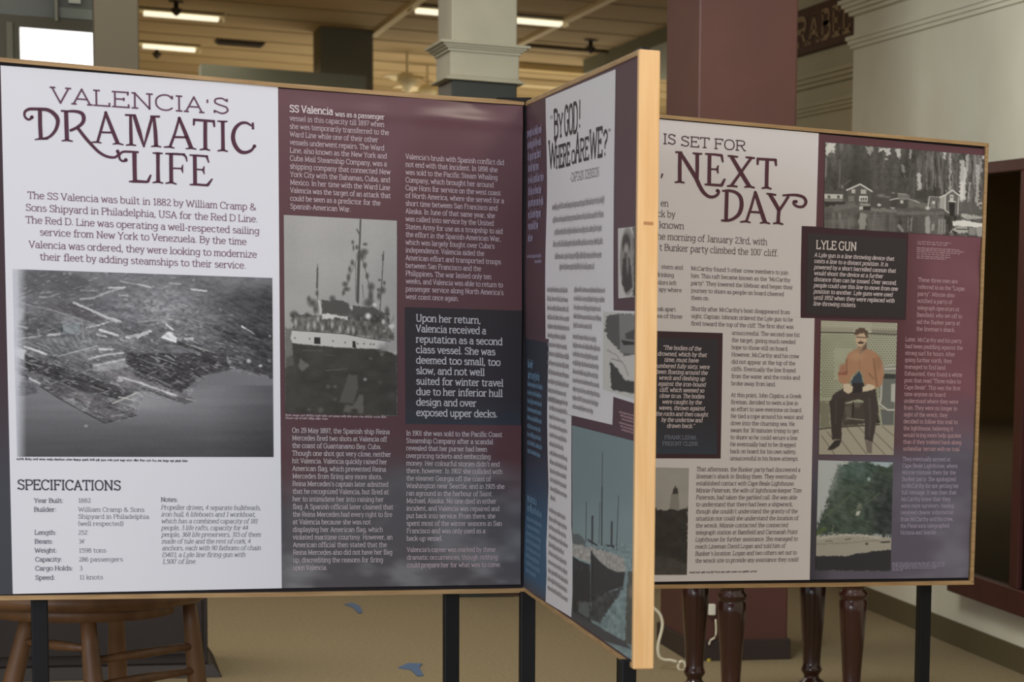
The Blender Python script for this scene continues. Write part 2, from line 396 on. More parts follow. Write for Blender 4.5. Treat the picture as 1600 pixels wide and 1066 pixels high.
# ------------------------------------------------------------------ painter for printed pictures (colour per vertex)
def vnoise(x, y, sx, sy, seed):
    r = np.random.RandomState(seed).rand(256, 256); X = x/sx+seed*3.7; Y = y/sy+seed*1.3
    xi = np.floor(X).astype(int); yi = np.floor(Y).astype(int); fx = X-xi; fy = Y-yi; fx = fx*fx*(3-2*fx); fy = fy*fy*(3-2*fy)
    a = r[yi % 256, xi % 256]; b = r[yi % 256, (xi+1) % 256]; c = r[(yi+1) % 256, xi % 256]; d = r[(yi+1) % 256, (xi+1) % 256]
    return (a*(1-fx)+b*fx)*(1-fy)+(c*(1-fx)+d*fx)*fy
def fbm(x, y, sx, sy, seed, n=3):
    return sum(vnoise(x, y, sx/2**i, sy/2**i, seed+i)*.5**i for i in range(n))/sum(.5**i for i in range(n))
class Painter:
    def __init__(s, x, y): s.x = x; s.y = y; s.c = np.zeros((len(x), 3)); s.gain = 1.0; s.t = TF(0, 0, 1)
    def z(s, ox, oy, k): s.t = TF(ox, oy, k); return s
    def col(s, c): return np.array([c, c, c] if np.isscalar(c) else c, float)
    def base(s, c): s.c[:] = s.col(c)
    def mix(s, a, c): s.c += (s.col(c)-s.c)*np.clip(a, 0, 1)[:, None]
    def add(s, v): s.c += v[:, None]
    def dist(s, P, closed, x, y):
        P = [s.t(*p) for p in P]; d = np.full(len(x), 1e9)
        for i in range(len(P)-(0 if closed else 1)):
            a = P[i]; b = P[(i+1) % len(P)]; dx, dy = b[0]-a[0], b[1]-a[1]; L = dx*dx+dy*dy+1e-9
            t = np.clip(((x-a[0])*dx+(y-a[1])*dy)/L, 0, 1); d = np.minimum(d, np.hypot(x-a[0]-t*dx, y-a[1]-t*dy))
        return d, P
    def sel(s, P, m):
        Q = [s.t(*p) for p in P]; X = [q[0] for q in Q]; Y = [q[1] for q in Q]
        return np.nonzero((s.x > min(X)-m) & (s.x < max(X)+m) & (s.y > min(Y)-m) & (s.y < max(Y)+m))[0]
    def put(s, i, a, c): s.c[i] += (s.col(c)-s.c[i])*np.clip(a, 0, 1)[:, None]
    def poly(s, P, c, soft=.8, alpha=1., rag=0.):
        i = s.sel(P, soft*2+rag*2+1)
        if not len(i): return
        x, y = s.x[i], s.y[i]
        if rag: x = x+(vnoise(x, y, 3, 3, 11)-.5)*2*rag; y = y+(vnoise(x, y, 3, 3, 12)-.5)*2*rag
        d, Q = s.dist(P, True, x, y); ins = np.zeros(len(i), bool)
        for k in range(len(Q)):
            a = Q[k]; b = Q[k-1]
            cr = ((a[1] > y) != (b[1] > y)) & (x < (b[0]-a[0])*(y-a[1])/((b[1]-a[1]) or 1e-9)+a[0]); ins ^= cr
        sd = np.where(ins, d, -d); s.put(i, alpha*np.clip(.5+sd/(2*max(soft, .3)), 0, 1), c)
    def line(s, P, w, c, soft=.6, alpha=1., rag=0.):
        i = s.sel(P, w+soft*2+rag*2+2)
        if not len(i): return
        x, y = s.x[i], s.y[i]
        if rag: x = x+(vnoise(x, y, 2.5, 2.5, 21)-.5)*2*rag; y = y+(vnoise(x, y, 2.5, 2.5, 22)-.5)*2*rag
        d, _ = s.dist(P, False, x, y); s.put(i, alpha*np.clip(.5+(w/2-d)/(2*max(soft, .3)), 0, 1), c)
    def blob(s, x, y, rx, ry, c, alpha=1., soft=.5):
        X, Y = s.t(x, y); rx /= s.t.s; ry /= s.t.s
        i = np.nonzero((abs(s.x-X) < rx*2.2+1) & (abs(s.y-Y) < ry*2.2+1))[0]
        d = np.hypot((s.x[i]-X)/rx, (s.y[i]-Y)/ry); s.put(i, alpha*np.clip((1+soft-d)/(2*soft), 0, 1), c)
    def scatter(s, n, box, c, r, seed, alpha=.8, asp=1.):
        rr = random.Random(seed)
        for _ in range(n):
            q = r*rr.uniform(.5, 1.3)
            s.blob(rr.uniform(box[0], box[2]), rr.uniform(box[1], box[3]), q*asp, q, rr.choice(c) if isinstance(c, list) else c, alpha*rr.uniform(.5, 1))
# ------------------------------------------------------------------ the room
def struct(name, mb, m, parent=None):
    o = mb.build(name, m, parent)
    if not parent: o['kind'] = 'structure'
    return o
WX = 3.20            # right wall plane, set from the skirting line
YE = 15.0
pw = onZ(1352, 951, 0); pw2 = onZ(1600, 1052, 0); WX = float((pw[0]+pw2[0])/2)
CZ = 3.9
struct('floor', MB().box(-12, 14, 1.0, 34, -.1, 0), CARPET)
# ceiling: a higher field, and a lower field on the right beyond the ridge
struct('ceiling', MB().box(-12, 14, 8.0, 34, CZ, CZ+.15), CEILP)
struct('wall_back', MB().box(-12, 14, 34, 34.2, 0, CZ), mat('tan_wall', srgb(176,150,104), .8))
struct('wall_left', MB().box(-12.2, -12, 8, 34, 0, CZ), GREYP)
YP = float(onX(1325, 500, WX)[1])          # where the nearer pier stops
wr = struct('wall_right', MB().box(WX+.12, WX+.3, 1.0, YE, 0, CZ), WALLP)
pier = struct('wall_pier', MB().box(WX, WX+.12, 4.0, YP, 0, CZ), PIERP)
# skirting board along pier and wall
zb = .0
zt = float(onX(1352, 916, WX)[2])
struct('baseboard_right', MB().box(WX-.012, WX, 4.0, YP, 0, zt).box(WX-.0, WX+.12, YP, YP+.012, 0, zt).box(WX+.108, WX+.12, YP+.012, YE, 0, zt), BASEP)
# cornice mouldings on the pier: stepped profiles that return round its far end
def moulding(name, X, y0, y1, z0, hgt, out, m, steps=4, ret=True):
    mb = MB()
    for k in range(steps):
        f = (k+1)/steps; o = out*(f**.8)
        mb.box(X-o, X, y0, y1+(o if ret else 0), z0+hgt*k/steps, z0+hgt*(k+1)/steps)
    return struct(name, mb, m)
za = float(onX(1324, 80, WX)[2]); zc = float(onX(1322, 30, WX)[2])
moulding('trim_1', WX, 4.0, YP, za, .06, .035, PIERP, 3)
moulding('trim_2', WX, 4.0, YP, zc, .075, .07, PIERP, 4)
Xf = WX+.12
zd = float(onX(1310, 128, Xf)[2]); ze = float(onX(1310, 172, Xf)[2])
moulding('trim_3', Xf, YP, YE, zd, .07, .05, WALLP, 3, False)
moulding('trim_4', Xf, YP, YE, ze, .06, .035, WALLP, 3, False)

# ceiling details ------------------------------------------------------------
def cbox(name, mb, m): return struct(name, mb, m)
# light metal ridge strips running away from the viewer
def ceil_pt(px, py, z=CZ): return onZ(px, py, z)
a = ceil_pt(655, 3); b = ceil_pt(583, 52)
cbox('trim_5', MB().box(b[0]-.03, b[0]+.03, 14, b[1], CZ-.035, CZ), CEILG)
a = ceil_pt(929, 8); b = ceil_pt(811, 66)
cbox('trim_6', MB().box(b[0]-.03, b[0]+.03, 13, b[1], CZ-.035, CZ), CEILG)
# cross joints of the tile field
mbj = []
for Yj in np.arange(15, 33.5, 1.2):
    cbox('trim_7', MB().box(-11.9, 13.9, Yj, Yj+.018, CZ-.008, CZ), mat('ceiling_joint', srgb(158,140,104), .8))
# lowered soffit on the right, its side face towards the hall
sa = ceil_pt(958, 74)
soff_x = float(onY(912, 95, 24.0)[0]); 
S1 = onZ(911, 94, CZ); zs1 = float(onX(911, 115, float(S1[0]))[2])
cbox('trim_8', MB().box(float(S1[0]), 13.9, YE+.1, float(S1[1]), zs1, CZ), TEALP)
cbox('trim_9', MB().box(float(onY(812, 100, 27)[0]), float(onY(960, 100, 27)[0]), 27, 27.3, float(onY(860, 111, 27)[2]), float(onY(860, 99, 27)[2])), mat('pale_beam', srgb(214,190,136), .7))
cbox('trim_10', MB().box(float(onY(760, 100, 29)[0]), float(onY(960, 100, 29)[0]), 29, 29.2, float(onY(860, 136, 29)[2]), float(onY(860, 132, 29)[2])), CEILG)
struct('wall_far_right', MB().box(14, 14.2, YE, 34, 0, CZ), WALLP)
q_ = ceil_pt(830, 69); q2_ = ceil_pt(962, 75)
cbox('trim_12', MB().box(float(q_[0])-.4, float(q2_[0])+.3, float(q_[1])-.05, float(q_[1])+.05, CZ-.03, CZ), mat('dark_joint', srgb(90,76,50), .8))
# teal cross beam low in the distance
cbox('trim_11', MB().box(float(onY(314, 100, 24)[0]), float(onY(572, 100, 24)[0]), 24, 24.4, float(onY(440, 160, 24)[2]), float(onY(440, 109, 24)[2])), TEALP)

# columns --------------------------------------------------------------------
def column_px(name, label, xl, xr, Yc, m, depth, z1=CZ, yref=60, z0=0, group=None):
    X0 = float(onY(xl, yref, Yc)[0]); X1 = float(onY(xr, yref, Yc)[0])
    t = empty(name, (X0, Yc, z0), label, 'column', group)
    bevel(MB().box(0, X1-X0, 0, depth, 0, z1-z0).build('shaft', m, t), .006)
    return t, X1-X0
# plain pillar far behind, rising to the ceiling
Yp = float(ceil_pt(540, 44)[1])
column_px('square_pillar', 'plain grey-green pillar reaching the ceiling beyond the teal cross beam', 500, 583, Yp, GREYP, .7)
# grey-brown pillar at the left
column_px('square_pillar', 'plain grey-brown pillar beside the bright window pane', 147, 217, 13.0, mat('grey_brown_paint', srgb(92,84,68), .7), .5)
# maroon column: foot of its front face seen at the floor
mc = onZ(1227, 1030, 0); Ym = float(mc[1])
X0 = float(onY(1092, 60, Ym)[0]); X1 = float(onY(1247, 60, Ym)[0])
t = empty('maroon_column', (X0, Ym, 0), 'tall square maroon painted column behind the display panels', 'column')
bevel(MB().box(0, X1-X0, 0, .62, 0, CZ).build('shaft', MAROONP, t), .008)
bevel(MB().box(-.012, X1-X0+.012, -.012, .632, 0, .09).build('base_board', mat('dark_base', srgb(48,34,30), .6), t), .003)
# white column with capital
Yw = 13.0
X0 = float(onY(706, 60, Yw)[0]); X1 = float(onY(808, 60, Yw)[0]); W_ = X1-X0; D_ = .50
zt1 = float(onY(760, 68, Yw)[2]); zt2 = float(onY(760, 84, Yw)[2]); zt3 = float(onY(760, 121, Yw)[2]); zt4 = float(onY(760, 128, Yw)[2])
t = empty('capital_column', (X0, Yw, 0), 'square pale column with moulded capital above a dark lower shaft', 'column')
bevel(MB().box(0, W_, 0, D_, 0, zt4).build('lower_shaft', CHAR, t), .006)
t.children[0]['label'] = 'dark charcoal painted lower shaft'
bevel(MB().box(0, W_, 0, D_, zt4, CZ).build('upper_shaft', WHITEP, t), .006)
mb = MB()
for k, (o1, f0, f1) in enumerate(((.018, 0, .3), (.030, .3, .5), (.042, .5, .72), (.058, .72, 1))):
    mb.box(-o1, W_+o1, -o1, D_+o1, zt2+(zt1-zt2)*f0, zt2+(zt1-zt2)*f1)
bevel(mb.build('crown_moulding', WHITEP, t), .003)
mb = MB()
for o1, f0, f1 in ((.036, 0, .35), (.022, .35, .7), (.012, .7, 1)):
    mb.box(-o1, W_+o1, -o1, D_+o1, zt4+(zt3-zt4)*f0, zt4+(zt3-zt4)*f1)
bevel(mb.build('astragal_moulding', WHITEP, t), .003)
bevel(MB().box(-.008, W_+.008, -.008, D_+.008, zt3, zt2).build('capital_neck', WHITEP, t), .003)

# window wall at the left, with one bright pane -------------------------------
Yg = 15.0
def gx(px, py=60): return float(onY(px, py, Yg)[0])
def gz(px, py): return float(onY(px, py, Yg)[2])
xa, xb = -11.9, gx(160); z_s = gz(85, 46); z_lo = gz(85, 150)
wf = MB()
wf.box(xa, gx(30), Yg, Yg+.1, 0, z_s); wf.box(xa, xb, Yg, Yg+.1, z_s, z_s+.06); wf.box(gx(30), xb, Yg, Yg+.1, 0, z_lo)
win = struct('window_1', wf, mat('dark_olive_frame', srgb(84,80,62), .6))
pn = MB().box(gx(31), gx(158), Yg+.03, Yg+.04, z_lo, z_s).build('window_pane', SKYPANE, win); pn['label'] = 'bright daylit window pane'
tr = MB().box(xa, xb, Yg+.04, Yg+.05, z_s+.06, CZ).build('transom_glass', mat('dark_transom_glass', srgb(74,76,64), .25), win)
tr['label'] = 'dark transom glass above the bright pane'
MB().box(gx(86, 20), gx(90, 20), Yg-.03, Yg+.04, gz(88, 33), CZ).build('mullion', mat('pale_mullion', srgb(150,148,128), .5), win)
MB().box(gx(10), gx(20), Yg-.02, Yg, 0, z_s+.02).build('mullion', mat('olive_mullion', srgb(104,102,78), .5), win)
MB().box(gx(92, 20), gx(147, 20), Yg+.02, Yg+.039, gz(120, 29), gz(120, 13)).build('transom_glass', mat('green_reflection_glass', srgb(112,120,104), .3), win)  # reflection on the dark transom, painted as a thin green sheet
MB().box(gx(107, 2), gx(126, 2), Yg+.0, Yg+.02, gz(115, 5), gz(115, -8)).build('transom_bar', mat('pale_bar', srgb(200,205,190), .4), win)

# ceiling fixtures -------------------------------------------------------------
def fixture(x0, x1, ya, yb, label):
    """recessed fluorescent lamp whose lit trough spans photo x0..x1"""
    A = ceil_pt(x0, ya); B = ceil_pt(x1, yb); L = float(B[0]-A[0]); Yf = float((A[1]+B[1])/2)
    t = empty('ceiling_lamp', (float(A[0]), Yf, CZ), label, 'ceiling lamp', 'fluorescent lamps in the hall ceiling')
    bevel(MB().box(0, L, -.13, .13, -.03, -.012).build('lamp_housing', DIFF, t), .004)
    for k in range(2): MB().tube([(.04, -.06+.12*k, -.045), (L-.04, -.06+.12*k, -.045)], .018, 10).build('lamp_tube', TUBE, t, True)
    MB().box(-.015, 0, -.13, .13, -.06, 0).build('end_cap', DIFF, t); MB().box(L, L+.015, -.13, .13, -.06, 0).build('end_cap', DIFF, t)
    return t
fixture(216, 350, 14, 21, 'fluorescent lamp high left of the hall, the nearer of the left pair')
fixture(216, 312, 65, 71, 'fluorescent lamp farther back, below the nearer left one')
fixture(642, 700, 8, 12, 'fluorescent lamp just left of the pale capital column')
fixture(780, 885, 22, 30, 'fluorescent lamp just right of the pale capital column')
A = ceil_pt(375, 65)
t = empty('ceiling_vent', (float(A[0]), float(A[1]), CZ), 'black square air vent in the tan ceiling', 'ceiling vent')
MB().box(-.22, .22, -.22, .22, -.02, 0).build('vent_frame', mat('vent_black', srgb(30,26,20), .8), t)
for k in range(6): MB().box(-.2, .2, -.19+.07*k, -.165+.07*k, -.035, -.02).build('vent_slat', DKMETAL, t)
for (x, y, lb) in ((275, 5, 'small dark sprinkler head near the nearer left lamp'), (245, 76, 'small dark sprinkler head below the farther left lamp'), (923, 66, 'small dark sprinkler head right of the ridge strip')):
    A = ceil_pt(x, y-4)
    t = empty('sprinkler_head', (float(A[0]), float(A[1]), CZ), lb, 'sprinkler', 'sprinkler heads in the ceiling')
    MB().lathe([(.02, 0), (.02, -.06), (.05, -.07), (.03, -.11), (.005, -.13)], seg=10).build('sprinkler_body', DKMETAL, t, True)
    MB().lathe([(.06, -.005), (.06, -.015)], seg=12).build('escutcheon', DKMETAL, t)
# ceiling fan and hanging lamp seen low over the left panel
for (x, y, r, lb) in ((636, 128, .26, 'small pale ceiling fan hanging left of the capital column'), (668, 146, .4, 'pale ceiling fan partly hidden by the capital column')):
    A = onZ(x, y, CZ-.3)
    t = empty('ceiling_fan', tuple(float(q) for q in A), lb, 'ceiling fan', 'ceiling fans at the back of the hall')
    MB().tube([(0,0,.05), (0,0,CZ-float(A[2]))], .012, 8).build('down_rod', DIFF, t)
    MB().lathe([(.02, .1), (.09, .07), (.1, .0), (.05, -.04), (.01, -.12)], seg=14).build('motor', DIFF, t, True)
    for k in range(4):
        an = k*math.pi/2+.5; c, s_ = math.cos(an), math.sin(an)
        P = []
        for (rr, hw) in ((.1, .03), (r, .05)):
            for sg in (-1, 1): P.append((rr*c-sg*hw*s_, rr*s_+sg*hw*c))
        bl = MB().hexa([(P[0][0],P[0][1],.05),(P[2][0],P[2][1],.03),(P[3][0],P[3][1],.05),(P[1][0],P[1][1],.07),(P[0][0],P[0][1],.04),(P[2][0],P[2][1],.02),(P[3][0],P[3][1],.04),(P[1][0],P[1][1],.06)])
        bl.build('fan_blade', CEILG, t)

# sign on the far wall ---------------------------------------------------------
Ya_ = float(onX(1322, 30, Xf-.03)[1]); 
Ps = [onX(1322, 66, Xf-.03), onX(1247, 86, Xf-.03), onX(1285, 3, Xf-.03)]
zl = float((Ps[0][2]+Ps[1][2])/2); zu = float(Ps[2][2])
yn = float(Ps[0][1])-.7; yf = float(onX(1215, 60, Xf-.03)[1])
t = empty('wall_sign', (Xf-.03, yf, zl), 'brown board sign with faded gold capital letters high on the far wall', 'sign')
bevel(MB().box(0, .028, yn-yf, 0, 0, zu-zl).build('sign_board', SIGNB, t), .004)
V = []; Fc = []
H = (zu-zl)
# letters run towards the viewer; left edges measured along the board
cells = [('R', 1243, 1262), ('A', 1264, 1281), ('B', 1283.5, 1298), ('E', 1300.5, 1314), ('L', 1316.5, 1330)]
for ch, xl, xr in cells:
    y0 = float(onX(xl, 45, Xf-.03)[1]); y1 = float(onX(xr, 45, Xf-.03)[1]); adv, st = G[ch]; V = []; Fc = []
    for P in st:
        tmp = []; fz = []; ribbon([np.array([p[0]/adv*abs(y1-y0), p[1]/70*H*.56]) for p in P], .03, tmp, fz); n0 = len(V); V += tmp; Fc += [tuple(q+n0 for q in f) for f in fz]
    VV = [(-.003, (y0-yf)-a, H*.22+b) for a, b in V]
    link('sign_letter', VV, Fc, SIGNG, t)

# display cabinet on the right wall -------------------------------------------
Xc = WX-.10
def cy(px, py): return float(onX(px, py, Xc)[1])
ctop = float(onX(1596, 247, Xc)[2]); cbot = float(onX(1596, 965, Xc)[2]); yfar = cy(1490, 500); yst = cy(1588, 500); ynear = yst-1.2
t = empty('display_cabinet', (Xc, yfar, cbot), 'dark red wood framed glass display cabinet on the right wall', 'cabinet')
Hc = ctop-cbot
def cb(x0, x1, ya, yb, z0, z1): return MB().box(x0, x1, min(ya, yb)-yfar, max(ya, yb)-yfar, z0, z1)
bevel(cb(0, .05, yfar, ynear, Hc-.05, Hc).build('top_rail', REDWOOD, t), .004)
bevel(cb(0, .05, yfar, ynear, 0, .11).build('bottom_rail', REDWOOD, t), .004)
bevel(cb(0, .05, yfar, yfar-.09, .11, Hc-.05).build('stile', REDWOOD, t), .004)
bevel(cb(0, .05, yst, yst-.10, .11, Hc-.05).build('stile', REDWOOD, t), .004)
bevel(cb(.085, .098, yfar, ynear, 0, Hc).build('back_panel', mat('reflection_tinted_lining', srgb(128,136,106), .6), t), .001)  # green glass reflection put into the lining colour, lightened for the dim inside
cb(.02, .026, yfar-.09, yst, .11, Hc-.05).build('glass_pane', GLASS, t)
cb(.02, .026, yst-.10, ynear, .11, Hc-.05).build('glass_pane', GLASS, t)
for zz in (.30, .62, .80):
    cb(.03, .085, yfar, ynear, Hc*zz, Hc*zz+.02).build('shelf', mat('cabinet_shelf', srgb(84,88,68), .6), t)
# dark vessel behind the glass
P = onX(1567, 645, Xc+.05)
tv = empty('dark_vase', (Xc+.057, float(P[1]), cbot+Hc*.30+.02), 'squat black vase on a shelf behind the cabinet glass', 'vase')
MB().lathe([(.018,0),(.024,.03),(.025,.12),(.02,.2),(.012,.24),(.016,.26)], seg=20).build('vase_body', mat('black_glaze', srgb(16,16,16), .3), tv, True)
MB().lathe([(.017,.255),(.017,.265)], seg=20).build('vase_rim', mat('black_glaze', srgb(16,16,16), .3), tv)

# stool at the left ------------------------------------------------------------
def stool():
    Ys = 7.1; c = onY(125, 930, Ys); zs = float(onY(150, 950, Ys-.2)[2])
    t = empty('round_stool', (float(c[0]), Ys, 0), 'round-seated light brown wooden stool with splayed legs behind left panel', 'stool')
    cx = float(c[0]); R_ = .315
    MB().lathe([(.01, zs+.045), (R_-.02, zs+.045), (R_, zs+.032), (R_, zs+.012), (R_-.02, zs), (.01, zs)], seg=40).build('seat', OAK, t, True)
    MB().lathe([(R_-.09, zs), (R_-.09, zs-.035), (R_-.11, zs-.035), (R_-.11, zs)], seg=32).build('seat_ring', OAK, t, True)
    def P(px, py, Y): q = onY(px, py, Y); return Vector((float(q[0])-cx, Y-Ys, float(q[2])))
    def leg(p1, p2, Y1, Y2):
        A = P(*p1, Y1); B = P(*p2, Y2); d = (B-A); k = (0-A.z)/d.z; Bt = A+d*k; k0 = (zs-A.z)/d.z; At = A+d*k0
        pts = [At+(Bt-At)*f for f in (0, .12, .3, .5, .75, 1)]
        MB().tube(pts, [.017, .02, .024, .022, .018, .014], 12).build('leg', OAK, t, True); return At, Bt
    fl = leg((138, 975), (146, 1066), Ys-.20, Ys-.24)
    fr = leg((299, 970), (308, 1066), Ys+.04, Ys+.06)
    bl = leg((42, 975), (20, 1066), Ys-.02, Ys-.06)
    br = leg((182, 960), (184, 1066), Ys+.2, Ys+.26)
    def rung(a, b, za, zb_):
        pa = a[0]+(a[1]-a[0])*((zs-za)/zs); pb = b[0]+(b[1]-b[0])*((zs-zb_)/zs)
        MB().tube([pa, pa*.5+pb*.5, pb], [.009, .013, .009], 10).build('stretcher', OAK, t, True)
    def zat(px, py, Y): return float(onY(px, py, Y)[2])
    rung(fl, fr, zat(147, 1031, Ys-.2), zat(295, 1010, Ys+.04))
    rung(fl, fr, zat(150, 1070, Ys-.22), zat(297, 1048, Ys+.05))
    rung(bl, fl, zat(60, 1004, Ys-.05), zat(128, 1013, Ys-.2))
    rung(bl, br, .30, .32); rung(br, fr, .36, .34)
stool()
# dark cabinet behind the stool
q = onZ(325, 1058, 0); Yb = float(q[1]); xr_ = float(onY(325, 1000, Yb)[0]); xl_ = float(onY(-60, 1000, Yb)[0])
t = empty('brown_cabinet', (xl_, Yb, 0), 'dark brown box cabinet standing behind the round stool', 'cabinet')
Wc = xr_-xl_
bevel(MB().box(0, Wc, .02, .6, .05, .72).build('body', BROWNBOX, t), .004)
bevel(MB().box(-.02, Wc+.02, 0, .62, .72, .75).build('top_board', BROWNBOX, t), .004)
bevel(MB().hexa([(-.02,-.02,0),(Wc+.05,-.02,0),(Wc+.02,.0,.05),(0,.0,.05),(-.02,.64,0),(Wc+.05,.64,0),(Wc+.02,.62,.05),(0,.62,.05)]).build('plinth', BROWNBOX, t), .003)
for k in range(2):
    dr = bevel(MB().box(.03+k*Wc/2, Wc/2-.02+k*Wc/2, .002, .02, .09, .69).build('door', BROWNBOX, t), .003)
    MB().lathe([(.003, 0), (.012, 0), (.012, .01), (.005, .02)], seg=10).build('knob', DKMETAL, dr)
    kb = dr.children[0]; kb.rotation_euler = (math.pi/2, 0, 0); kb.location = (Wc/2-.06+k*.12, 0, .42)

# small table with turned legs -------------------------------------------------
def table():
    Ya, Yb_ = 9.35, 8.85
    tops = {'n1': (1143, Yb_), 'n2': (1332, Yb_), 'f1': (1086, Ya), 'f2': (1269, Ya)}
    c = onY(1200, 900, Yb_); cx = float(c[0])
    t = empty('turned_leg_table', (cx, Yb_, 0), 'dark varnished side table with four fat turned legs beside the maroon column', 'table')
    prof = [(.001,0),(.030,0),(.038,.012),(.038,.03),(.024,.042),(.024,.05),(.047,.07),(.050,.083),(.047,.096),(.030,.108),(.028,.118),(.036,.13),(.041,.14),(.036,.15),(.033,.165),
            (.038,.25),(.045,.35),(.050,.43),(.051,.465),(.046,.475),(.054,.487),(.054,.497),(.044,.508),(.043,.515),(.052,.53),(.054,.545),(.048,.565),(.036,.585),(.038,.60),(.046,.62),(.046,.66)]
    Y1 = 0; 
    for k, (px, Y) in tops.items():
        x = float(onY(px, 990, Y)[0])-cx; y = Y-Yb_
        # the ring near the foot of the far legs shows at photo y ~1052
        lg = MB().lathe(prof, x, y, 24).build('leg', DKWOOD, t, True)
        bevel(MB().box(x-.045, x+.045, y-.045, y+.045, .655, .72).build('leg_block', DKWOOD, lg), .004)
    xs = [float(onY(px, 990, Y)[0])-cx for px, Y in tops.values()]
    x0, x1 = min(xs)-.045, max(xs)+.045
    for (a, b, y) in ((x0+.05, x1-.02, 0), (x0+.02, x1-.05, Ya-Yb_)): bevel(MB().box(a, b, y-.012, y+.012, .66, .72).build('apron', DKWOOD, t), .003)
    bevel(MB().box(x0-.05, x1+.05, -.1, Ya-Yb_+.1, .72, .75).build('tabletop', DKWOOD, t), .006)
table()
# white cord on the maroon column and floor
Yk = Ym-.25
def PK(px, py, Y=Yk): q = onY(px, py, Y); return Vector([float(v) for v in q])
pts = [PK(1018, 948), PK(1024, 953), PK(1031, 960), PK(1035, 972), PK(1034, 985), PK(1030, 1000), PK(1028, 1014), PK(1030, 1026), PK(1037, 1031), PK(1048, 1032), PK(1058, 1035)]
pts = [Vector(p) for p in catmull(pts, 3)]
cr = tag(MB().tube(pts, .0065, 8).build('power_cord', CORD, None, True), 'cream power cord hanging and curling beside the maroon column foot', 'cord')
ring = [Vector((PK(1065, 1041).x+.016*math.cos(a), Yk, PK(1065, 1041).z+.02*math.sin(a))) for a in np.linspace(0, 2*math.pi, 15)]
MB().tube(ring, .0055, 8, False).build('cord_end', CORD, cr, True)
Y2 = Ym-.02
pts = [PK(1118, 968, Y2), PK(1119, 985, Y2), PK(1117, 996, Y2), PK(1110, 1001, Y2), PK(1108, 1008, Y2)]
c2 = tag(MB().tube([Vector(p) for p in catmull(pts, 4)], .004, 8).build('thin_cable', CORD, None, True), 'thin pale cable with yellow end hanging between the table legs', 'cable')
p1 = PK(1113, 978, Y2)
bevel(MB().box(p1.x-.018, p1.x+.012, Y2-.01, Y2+.015, p1.z-.02, p1.z+.028).build('socket_box', WHITEPL, c2), .004)
p1 = PK(1108, 1010, Y2)
MB().lathe([(.001,-.012),(.009,-.01),(.009,.01),(.001,.012)], p1.x, p1.y, 8).build('cable_end', mat('yellow_plastic', srgb(190,170,60), .5), c2)
for v in c2.children[-1].data.vertices: v.co.z += p1.z
# blue masking tape scraps on the carpet
for (pxs, lb) in ((((538,944),(552,942),(563,948),(566,957),(560,958),(552,949)), 'scrap of blue tape on the carpet, the farther one'),
                  (((622,1043),(638,1036),(660,1037),(655,1043),(662,1055),(652,1056),(642,1046)), 'scrap of blue tape on the carpet, the nearer one')):
    P = [onZ(x, y, .004) for x, y in pxs]; n = len(P)
    V = [tuple(float(q) for q in p) for p in P]+[(float(p[0]), float(p[1]), .0005) for p in P]
    o = link('tape_scrap', V, [tuple(range(n))[::-1], tuple(range(n, 2*n))]+[(i, (i+1) % n, n+(i+1) % n, n+i) for i in range(n)], BLUETAPE)
    tag(o, lb, 'tape', 'blue tape scraps on the carpet')
# ------------------------------------------------------------------ the three display boards
gD = 'wood-edged exhibition panels'
Y0 = 6.3766
A = onY(-60, 500, Y0); B = onY(818, 500, Y0)
LP = Panel(A[:2], B[:2], 'exhibition_board', 'left exhibition panel headed VALENCIA\'S DRAMATIC LIFE, half white half maroon', gD)
J = onY(820, 158.7, Y0); J2 = onY(817, 926, Y0); Jx = float((J[0]+J2[0])/2)
def nearY():
    lo, hi = 3.0, 6.3
    for _ in range(50):
        m = (lo+hi)/2; a = onY(1000, 76, m); b = onY(988, 1045.6, m); h = a[2]-b[2]
        if h < (J[2]-J2[2]): lo = m
        else: hi = m
    return lo
Yn = nearY(); a = onY(1000, 76, Yn); b = onY(988, 1045.6, Yn); Nx = float((a[0]+b[0])/2)
MP = Panel((Jx, Y0), (Nx, Yn), 'exhibition_board', 'middle exhibition panel standing end-on with a pine end board', gD)
YR, aR, XR = 6.6021, .0826, 2.3004
d1 = ray(845, 500); s1 = (YR-aR*XR)/(d1[1]-aR*d1[0])
d2 = ray(1531, 500); s2 = (YR-aR*XR)/(d2[1]-aR*d2[0])
RP = Panel((EYE+d1*s1)[:2], (EYE+d2*s2)[:2], 'exhibition_board', 'right exhibition panel headed IS SET FOR NEXT DAY with harbour photograph', gD)
print('PANELS', LP.O, MP.O, MP.d, Yn, RP.O, RP.d, WX, Ym, Yp, YP)

def bump(u, c, w_): return np.exp(-((u-c)/w_)**2)
LU = lambda px, py: LP.uv(px, py)
def ampL(u, v):
    u0 = LP.uv(440, 500)[0]; f = 1/(1+np.exp(-(u-u0-.05)/.03)); top = LP.uv(620, 150)[1]
    q = (top-v)
    w1 = .0016*np.sin(u*22+1.3*np.sin(v*9))*np.exp(-q/.16)
    w2 = .0022*bump(q, .045, .016)+.0028*bump(u, LP.uv(640, 200)[0]-.10*(q-.1), .05)*np.exp(-((q-.14)/.13)**2)
    w3 = .0014*np.sin(u*31+v*13)*np.exp(-q/.1)+.0008*np.sin(v*17+u*6)
    w4 = .0025*bump(u-.25*v, LP.uv(735, 780)[0]-.25*LP.uv(735, 780)[1], .05)*bump(v, LP.uv(735, 780)[1], .16)
    return f*1.9*(w1+w2+w3+w4)+.0006*np.sin(u*7+v*5)*(1-f)
LP.amp = lambda u, v: np.maximum(ampL(u, v)+.003, -.001)
MP.amp = lambda u, v: -.0045+.0015*np.sin(v*16+1)*np.exp(-((u-.2)/.3)**2)+.002*np.sin(v*9+u*4)*np.exp(-v*0)*.4
